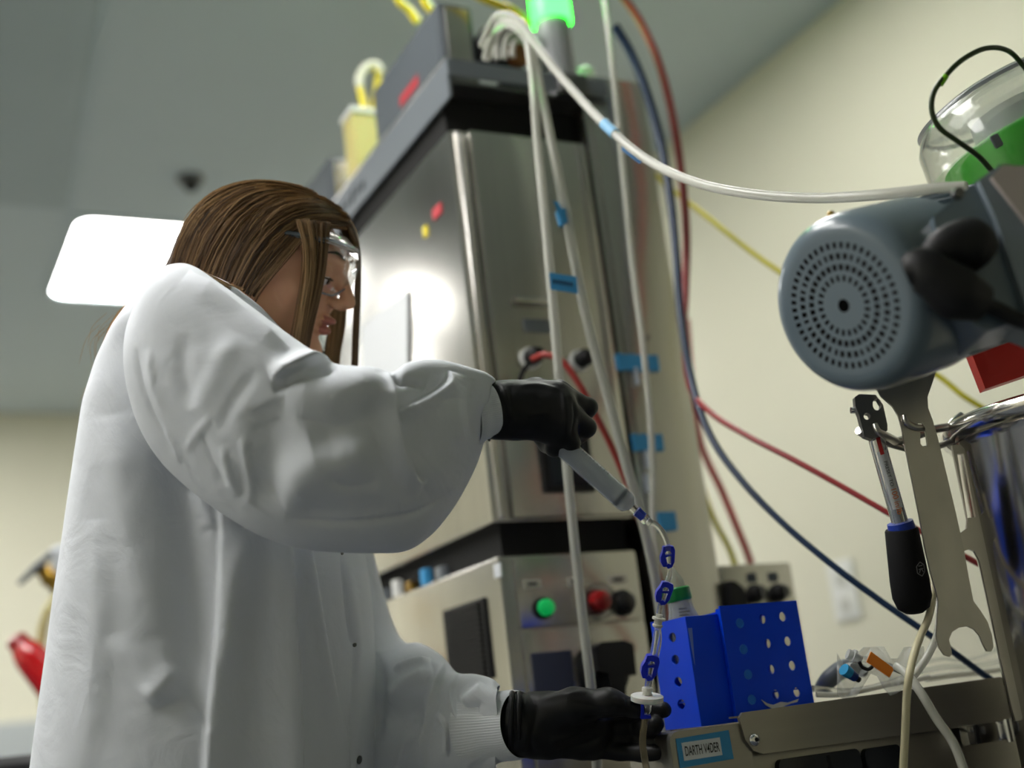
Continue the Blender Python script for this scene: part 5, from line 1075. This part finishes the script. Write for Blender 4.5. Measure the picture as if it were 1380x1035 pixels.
def torso():
    global NU
    NU = 440
    rows = [(380, 240, 258, 1.55, .020), (386, 225, 275, 1.55, .04), (398, 222, 310, 1.57, .08), (415, 206, 340, 1.59, .11), (438, 186, 366, 1.60, .135), (472, 164, 390, 1.61, .155), (510, 144, 410, 1.62, .16), (560, 127, 430, 1.62, .165), (620, 117, 452, 1.62, .168), (700, 105, 474, 1.62, .172), (745, 99, 488, 1.62, .175), (800, 91, 496, 1.62, .178), (900, 79, 503, 1.62, .185), (970, 70, 506, 1.62, .19), (1035, 62, 510, 1.62, .195), (1150, 48, 518, 1.62, .205), (1300, 32, 528, 1.62, .215), (1480, 12, 545, 1.62, .225)]
    rows = np.array(rows, float); t = np.linspace(0, 1, len(rows)); NV = 330; ts = np.linspace(0, 1, NV)
    Rr = np.stack([np.interp(ts, t, rows[:, i]) for i in range(5)], 1)
    for i in range(5):   # soften
        k = np.ones(9)/9; Rr[4:-4, i] = np.convolve(Rr[:, i], k, 'valid')
    V = []; a = np.linspace(0, 2*np.pi, NU, endpoint=False); ca, sa = np.cos(a), np.sin(a)
    e = 2/2.3; ca = np.sign(ca)*abs(ca)**e; sa = np.sign(sa)*abs(sa)**e
    for j, (y, L, R_, d, b_) in enumerate(Rr):
        cl = P(L, y, d); cr_ = P(R_, y, d); c = (cl+cr_)/2; ax_ = (cr_-cl)/2
        V.append(c+np.outer(ca, ax_)+np.outer(sa*b_, H))
    V = np.array(V).reshape(-1, 3); Nn = -grid_normals(V, NU, NV); A = np.tile(a, NV); S = np.repeat(ts, NU)
    low = np.clip((S-.35)*2.2, 0, 1)
    V += Nn*((.0015*low+.0005)*np.sin(A*11+2.1*np.sin(S*4))*(np.sin(A) > -2)*np.clip(np.cos(A*1.0-2.4)*.5+.6, 0, 1)+wob(A, S, 5, .003)*low)[:, None]
    # pull silhouettes back so the outline follows the photograph
    FL = [
     ([(296, 660), (300, 720), (298, 800), (292, 880), (284, 960), (278, 1060), (276, 1200)], 34, .013, 'Rr'),
     ([(338, 712), (322, 770), (312, 830), (306, 900)], 18, .008, 'r'),
     ([(384, 700), (388, 760), (392, 840), (397, 920), (400, 1035), (402, 1200)], 34, .020, 'L'),
     ([(412, 700), (420, 760), (434, 850), (450, 940), (466, 1010), (474, 1060)], 16, .009, 'L'),
     ([(458, 735), (466, 800), (474, 860), (479, 872), (477, 930), (474, 1035), (474, 1120)], 3.0, .0060, 'v'),
     ([(468, 745), (476, 810), (484, 868), (484, 930), (482, 1035)], 7, .003, 'r'),
     ([(150, 560), (166, 660), (186, 760), (206, 860)], 30, .008, 'r'),
     ([(226, 560), (242, 660), (256, 760), (262, 860), (258, 960)], 26, -.012, 'r'),
     ([(200, 945), (222, 920), (240, 900)], 16, .007, 'r'), ([(208, 958), (236, 948), (262, 952), (282, 985)], 9, .006, 'v'),
     ([(256, 660), (276, 690), (290, 715)], 9, .003, 'r'), ([(268, 722), (288, 712), (298, 730)], 6, .0025, 'v'),
     ([(130, 700), (134, 800), (126, 920), (115, 1035)], 20, .005, 'r'),
     ([(150, 860), (190, 900), (215, 960)], 16, .004, 'r'),
     ([(240, 640), (254, 657), (270, 662)], 6, .005, 'v'), ([(356, 800), (348, 900), (342, 1000)], 20, -.006, 'r')]
    V = folds(V, -grid_normals(V, NU, NV), FL)
    add_grid(V, NU, NV, flip=True); NU = 260
def smooth_cols(Rr, w):
    o = Rr.copy()
    k = np.ones(2*w+1)/(2*w+1)
    for i in range(Rr.shape[1]): o[w:-w, i] = np.convolve(Rr[:, i], k, 'valid')
    return o
def sleeve_mesh(rows, NV, FL, seed, amp, ex=2.3, tiltz=0.0):
    """rows: Tx,Ty,Bx,By,depth,half depth"""
    rows = np.array(rows, float); t = np.linspace(0, 1, len(rows)); ts = np.linspace(0, 1, NV)
    p3 = spline(rows, 12); tt = np.linspace(0, 1, len(p3)); Rr = smooth_cols(np.stack([np.interp(ts, tt, p3[:, i]) for i in range(6)], 1), 3)
    a = np.linspace(0, 2*np.pi, NU, endpoint=False); e = 2/ex; ca = np.sign(np.cos(a))*abs(np.cos(a))**e; sa = np.sign(np.sin(a))*abs(np.sin(a))**e; V = []
    for tx, ty_, bx_, by_, d, hd_ in Rr:
        T_ = P(tx, ty_, d); Bo = P(bx_, by_, d); c = (T_+Bo)/2; V.append(c+np.outer(ca, (T_-Bo)/2)-np.outer(sa*hd_, H))
    V = np.array(V).reshape(-1, 3); Nn = grid_normals(V, NU, NV)
    if np.mean(((V-V.reshape(NV, NU, 3).mean(1).repeat(NU, 0))*Nn).sum(1)) < 0: flip = True
    else: flip = False
    if flip: Nn = -Nn
    A = np.tile(a, NV); S = np.repeat(ts, NU); V += Nn*(wob(A, S, seed, amp))[:, None]
    Nn = grid_normals(V, NU, NV)*(-1 if flip else 1); V = folds(V, Nn, FL); add_grid(V, NU, NV, flip=flip); return V
torso()
near_rows = [(224, 378, 192, 424, 1.47, .03), (230, 370, 179, 480, 1.445, .055), (243, 364, 180, 540, 1.43, .072), (266, 365, 194, 583, 1.415, .080), (298, 386, 222, 625, 1.40, .085), (338, 416, 262, 662, 1.385, .088), (378, 446, 306, 694, 1.37, .090), (418, 474, 350, 720, 1.36, .090), (452, 494, 400, 738, 1.355, .090), (482, 498, 450, 744, 1.355, .090), (510, 499, 500, 746, 1.36, .088), (532, 505, 545, 743, 1.37, .084), (552, 492, 578, 722, 1.38, .078), (578, 487, 602, 694, 1.395, .070), (606, 490, 622, 662, 1.41, .060), (634, 498, 640, 625, 1.425, .048), (655, 505, 648, 600, 1.437, .040), (667, 513, 650, 594, 1.444, .034), (666, 516, 649, 590, 1.447, .030)]
NF = [
 ([(456, 497), (425, 503), (390, 514), (368, 526)], 6, .012, 'v'), ([(458, 486), (425, 488), (392, 500), (366, 512)], 16, .014, 'L'),
 ([(385, 528), (430, 530), (480, 524), (515, 512)], 26, .007, 'r'),
 ([(522, 500), (528, 530), (533, 565), (540, 605), (556, 642), (572, 650)], 16, .013, 'L'),
 ([(530, 505), (540, 515), (556, 515), (572, 522)], 5, .008, 'v'),
 ([(606, 500), (600, 518), (572, 538), (535, 556)], 15, .011, 'Rr'), ([(602, 540), (604, 590), (592, 630), (566, 648)], 26, .009, 'r'),
 ([(370, 668), (410, 640), (455, 618), (510, 600)], 30, .012, 'r'), ([(420, 600), (460, 585), (505, 560), (520, 535)], 26, -.009, 'r'),
 ([(385, 700), (430, 706), (480, 706), (530, 699), (575, 685), (612, 658)], 3.0, .0050, 'v'),
 ([(385, 690), (430, 692), (480, 690), (540, 682)], 16, -.005, 'r'),
 ([(352, 545), (368, 590), (366, 640), (340, 680)], 30, -.010, 'r'),
 ([(300, 600), (306, 635), (322, 668)], 6, .0028, 'r'), ([(326, 590), (334, 640), (336, 682)], 6, .0028, 'r'), ([(272, 585), (286, 622), (306, 655)], 5, .0025, 'v'), ([(285, 560), (262, 590), (250, 610)], 6, .002, 'r'),
 ([(218, 580), (232, 600), (244, 624)], 5, .0022, 'r'), ([(183, 470), (192, 520), (212, 570), (236, 612)], 3.5, .0035, 'v'), ([(200, 470), (206, 520), (224, 560)], 6, .0025, 'r'),
 ([(255, 365), (290, 392), (335, 428), (390, 470)], 18, .008, 'L'),
 ([(320, 450), (296, 490), (262, 560)], 16, .003, 'r'), ([(345, 500), (312, 545), (296, 585)], 9, -.0025, 'r'), ([(250, 450), (246, 500), (262, 550)], 12, -.003, 'r'),
 ([(620, 520), (610, 560), (616, 600)], 9, .004, 'r'), ([(638, 510), (630, 550), (634, 590)], 5, -.0025, 'r'),
 ([(440, 640), (470, 655), (510, 650)], 8, -.003, 'r'), ([(400, 560), (440, 572), (480, 574)], 6, .0025, 'v')]
sleeve_mesh(near_rows, 420, NF, 3, .0022)
far_rows = [(430, 455, 385, 560, 1.80, .06), (468, 560, 400, 640, 1.80, .075), (490, 680, 410, 740, 1.79, .08), (512, 775, 420, 850, 1.77, .08), (530, 840, 425, 950, 1.745, .08), (545, 868, 440, 1045, 1.71, .08), (565, 870, 490, 1085, 1.67, .078), (592, 884, 545, 1080, 1.63, .070), (615, 905, 585, 1070, 1.59, .062), (640, 908, 625, 1058, 1.56, .053), (662, 915, 652, 1040, 1.53, .045), (672, 924, 668, 1030, 1.515, .040)]
FF = [([(600, 892), (592, 930), (578, 985), (574, 1035)], 12, .012, 'L'), ([(520, 945), (550, 920), (585, 905)], 10, .009, 'r'), ([(520, 975), (545, 960), (560, 965), (555, 990)], 16, -.010, 'r'),
 ([(618, 905), (612, 935), (620, 965), (640, 1000)], 8, .008, 'L'), ([(625, 950), (645, 935), (655, 925)], 9, .008, 'r'), ([(650, 945), (632, 965), (640, 990), (652, 1008)], 6, .007, 'v'), ([(610, 975), (622, 1010), (640, 1030)], 12, .006, 'r'), ([(530, 900), (556, 890), (580, 888)], 8, .006, 'L'), ([(560, 990), (548, 1010), (540, 1035)], 10, .008, 'L'), ([(590, 960), (606, 985), (604, 1020)], 6, .006, 'L'), ([(508, 880), (512, 920), (508, 1000)], 8, -.008, 'r')]
sleeve_mesh(far_rows, 260, FF, 9, .004)
coat = link('lab_coat', np_mesh('lab_coat', np.vstack(cv), np.vstack(cf)), coatm, person, None, 'loose white lab coat with snaps')
md = coat.modifiers.new('s', 'SOLIDIFY'); md.thickness = .0012; md.offset = -1
# collar
B().tube(pts3([(262, 372, 1.47), (300, 392, 1.50), (345, 425, 1.54), (392, 470, 1.62)]), [.008, .012, .012, .008], 12, 6).obj('collar', coatm, person, 60)
B().tube(pts3([(385, 490, 1.66), (408, 484, 1.69), (418, 505, 1.70), (415, 560, 1.68)]), [.022, .026, .03, .04], 16, 5).obj('undershirt', M('black_shirt', (.01, .01, .012, 1), .8), person, 60, 'black shirt collar')
# snaps
for px, py in ((484, 1024), (461, 745), (478, 869)):
    dg_ = bpy.context.evaluated_depsgraph_get()
    o_ = Vector(tuple(CAM)); dr_ = Vector(tuple(D(px, py))).normalized(); hit, lc, nn_, _ = coat.ray_cast(coat.matrix_world.inverted() @ o_, dr_)
    if hit:
        n_ = np.array(nn_); n_ = n_ if n_@FW < 0 else -n_; c = np.array(coat.matrix_world @ lc)
        if py > 1000: B().lathe(c, n_, [(0, .0052), (.0008, .0054), (.0012, .0046), (.0006, .0036), (.0006, .0001)], 24).obj('snap', darksteel, person, 40)
        else: B().lathe(c, n_, [(0, .0028), (.001, .0022)], 12).obj('snap', darksteel, person, 40)
# cuffs
def cuff(name, a, b_, ra, rb, n_rib=84, amp=.00028, flat=1.0):
    ax_ = b_-a; L = np.linalg.norm(ax_); ax_ = ax_/L; e1_ = UP-ax_*(UP@ax_); e1_ /= np.linalg.norm(e1_); e2 = np.cross(ax_, e1_); v = []; f = []; n = n_rib*4; m = 14
    for j in range(m):
        s = j/(m-1); r_ = ra+(rb-ra)*s+.0012*math.sin(s*9)
        for i in range(n):
            w = 2*math.pi*i/n; q = r_+amp*math.cos(w*n_rib); v.append(a+ax_*L*s+e1_*math.cos(w)*q+e2*math.sin(w)*q*flat)
    for j in range(m-1):
        for i in range(n): f.append((j*n+i, j*n+(i+1) % n, (j+1)*n+(i+1) % n, (j+1)*n+i))
    return B().add(v, f).obj(name, knit, person, 'all', 'white ribbed knit cuff')
cuff('knit_cuff', P(634, 558, 1.436), P(664, 553, 1.446), .0362, .0300)
cuff('knit_cuff', P(640, 982, 1.545), P(702, 976, 1.502), .047, .0385)
# trousers and shoes
for i in range(2):
    q = (hipR, hipL)[i]
    B().tube([q+ZZ*.02, kn[i], an[i]+ZZ*.0], [.105, .078, .066], 24, 8).obj('trouser_leg', M('dark_trousers', srgb(40, 44, 58), .85, var=.1), person, 60)
    B().tube([an[i]-R0*.045-ZZ*.045, an[i]+R0*.03-ZZ*.04, an[i]+R0*.15-ZZ*.055], [.040, .042, .032], 16, 6).obj('shoe', black, person, 60)
# ------------------------------------------------------------------ gloves
def glove_field(pts, pad=.05, step=.0017):
    A = np.array([P(*q) for q in pts]); lo = A.min(0)-pad; hi = A.max(0)+pad; return Field(*[grid_ax(lo[i], hi[i], step) for i in range(3)])
def chain(fd, J, R_, k=.004):
    J = [P(*q) for q in J]
    for i in range(len(J)-1): fd.cone(J[i], J[i+1], R_[i], R_[i+1], k)
# right hand: fist round the plunger end
fr = glove_field([(655, 510, 1.42), (805, 615, 1.54)])
fr.cone(P(664, 553, 1.447), P(690, 553, 1.452), .0335, .0310, .006, flat=(tuple(H), 1.25))
fr.cone(P(690, 552, 1.452), P(735, 549, 1.462), .0300, .0330, .02, flat=(tuple(H), 1.35))
MC_ = [(752, 534, 1.462), (760, 551, 1.452), (760, 571, 1.450), (753, 588, 1.455)]
for q, r_ in zip(MC_, (.0150, .0155, .0150, .0135)): fr.cone(P(700, 540+(q[1]-534)*.55, 1.458), P(*q), .014, r_, .012)
chain(fr, [(752, 534, 1.462), (791, 549, 1.488), (783, 562, 1.512), (762, 566, 1.515)], (.0145, .0125, .0112, .0100))
chain(fr, [(760, 551, 1.452), (789, 576, 1.474), (776, 588, 1.500), (756, 584, 1.505)], (.0150, .0128, .0115, .0100), .003)
chain(fr, [(760, 571, 1.450), (768, 597, 1.458), (757, 602, 1.486), (742, 592, 1.495)], (.0150, .0125, .0112, .0100), .003)
chain(fr, [(753, 588, 1.455), (748, 603, 1.462), (737, 600, 1.484), (728, 590, 1.49)], (.0130, .0110, .0098, .0090), .003)
chain(fr, [(690, 532, 1.475), (722, 527, 1.490), (752, 528, 1.502), (776, 540, 1.506)], (.0165, .0150, .0130, .0115), .008)
def lumpy(o, seed, amp, FL):
    me = o.data; V = np.array([v.co[:] for v in me.vertices]); Nn = np.array([n.vector[:] for n in me.vertex_normals]); r = np.random.default_rng(seed); d = np.zeros(len(V))
    for k in range(14):
        w = r.normal(size=3); w /= np.linalg.norm(w); fq = r.uniform(80, 420); d += np.sin(V@w*fq+r.uniform(0, 6.3))*(120/fq)
    V = V+Nn*(d*amp/3)[:, None]; V = folds(V, Nn, FL); me.vertices.foreach_set('co', V.astype(np.float32).ravel()); me.update()
g1 = field_obj(fr, 'glove', glovem, person, 2, 'black glove gripping the syringe')
lumpy(g1, 1, .0007, [([(676, 516), (684, 545), (692, 570)], 4, .0022, 'r'), ([(688, 520), (690, 550), (682, 585)], 3, .0018, 'v'), ([(700, 520), (725, 519), (755, 526)], 3, .0018, 'r'), ([(660, 590), (690, 588), (720, 591)], 4, .002, 'r'), ([(757, 524), (762, 550), (762, 585)], 4, .002, 'r'), ([(772, 540), (775, 560), (770, 590)], 3, .002, 'v'), ([(710, 560), (740, 556)], 3, .0012, 'r')])
B().tube([P(659, 553, 1.446)+(UP*math.cos(a)*.0342+H*math.sin(a)*.0275) for a in np.linspace(0, 2*math.pi, 25)], .0015, 8, 1, cap=False).obj('glove_hem', glovem, person, 60)
# left hand: palm towards the camera, fingers round the filter outlet tube
fl_ = glove_field([(690, 925, 1.46), (910, 1030, 1.58)])
fl_.cone(P(699, 977, 1.503), P(735, 978, 1.508), .0372, .0345, .008, flat=(tuple(H), 1.25))
fl_.cone(P(735, 978, 1.508), P(785, 984, 1.520), .0335, .0335, .02, flat=(tuple(H), 1.75))
for q in ((805, 966, 1.530), (812, 982, 1.536), (808, 998, 1.534), (798, 1010, 1.526)): fl_.cone(P(745, 978+(q[1]-985)*.6, 1.515), P(*q), .014, .0135, .012)
chain(fl_, [(805, 966, 1.530), (850, 958, 1.540), (876, 955, 1.525), (894, 957, 1.512)], (.0135, .0125, .0112, .0095))
chain(fl_, [(812, 982, 1.536), (856, 982, 1.544), (876, 980, 1.522), (883, 977, 1.503)], (.0135, .0125, .0118, .0112), .003)
chain(fl_, [(808, 998, 1.534), (850, 1000, 1.540), (878, 1000, 1.528), (897, 998, 1.514)], (.0132, .0120, .0108, .0094), .003)
chain(fl_, [(798, 1010, 1.526), (836, 1014, 1.526), (864, 1016, 1.518), (889, 1014, 1.508)], (.0120, .0108, .0096, .0086), .003)
chain(fl_, [(735, 960, 1.500), (775, 950, 1.488), (820, 946, 1.480), (858, 955, 1.482)], (.0215, .0185, .0145, .0110), .012)
fl_.cone(P(755, 962, 1.502), P(790, 958, 1.500), .020, .015, .015)
g2 = field_obj(fl_, 'glove', glovem, person, 2, 'black glove holding the filter tube')
lumpy(g2, 2, .0008, [([(714, 936), (722, 960), (716, 1000), (722, 1018)], 4, .0028, 'v'), ([(706, 934), (710, 975), (706, 1016)], 3, .0016, 'r'), ([(726, 945), (750, 938), (790, 932)], 4, .002, 'r'), ([(740, 1000), (775, 990), (800, 975)], 5, .002, 'r'), ([(750, 1012), (790, 1002), (815, 990)], 4, .002, 'v'), ([(790, 965), (830, 966), (856, 968)], 4, .0025, 'v'), ([(828, 938), (832, 952)], 2.5, .0015, 'r'), ([(838, 940), (842, 953)], 2.5, .0015, 'r'), ([(848, 943), (851, 955)], 2.5, .0015, 'r'), ([(765, 945), (800, 952), (820, 962)], 4, .0018, 'v')])
for k, px in enumerate((690, 698)):
    B().tube([P(px+2*k, 977-k, 1.501)+(UP*math.cos(a)*(.0385-.0012*k)+H*math.sin(a)*(.0310-.001*k)) for a in np.linspace(0, 2*math.pi, 29)], .0032, 8, 1, cap=False).obj('glove_roll', glovem, person, 60)
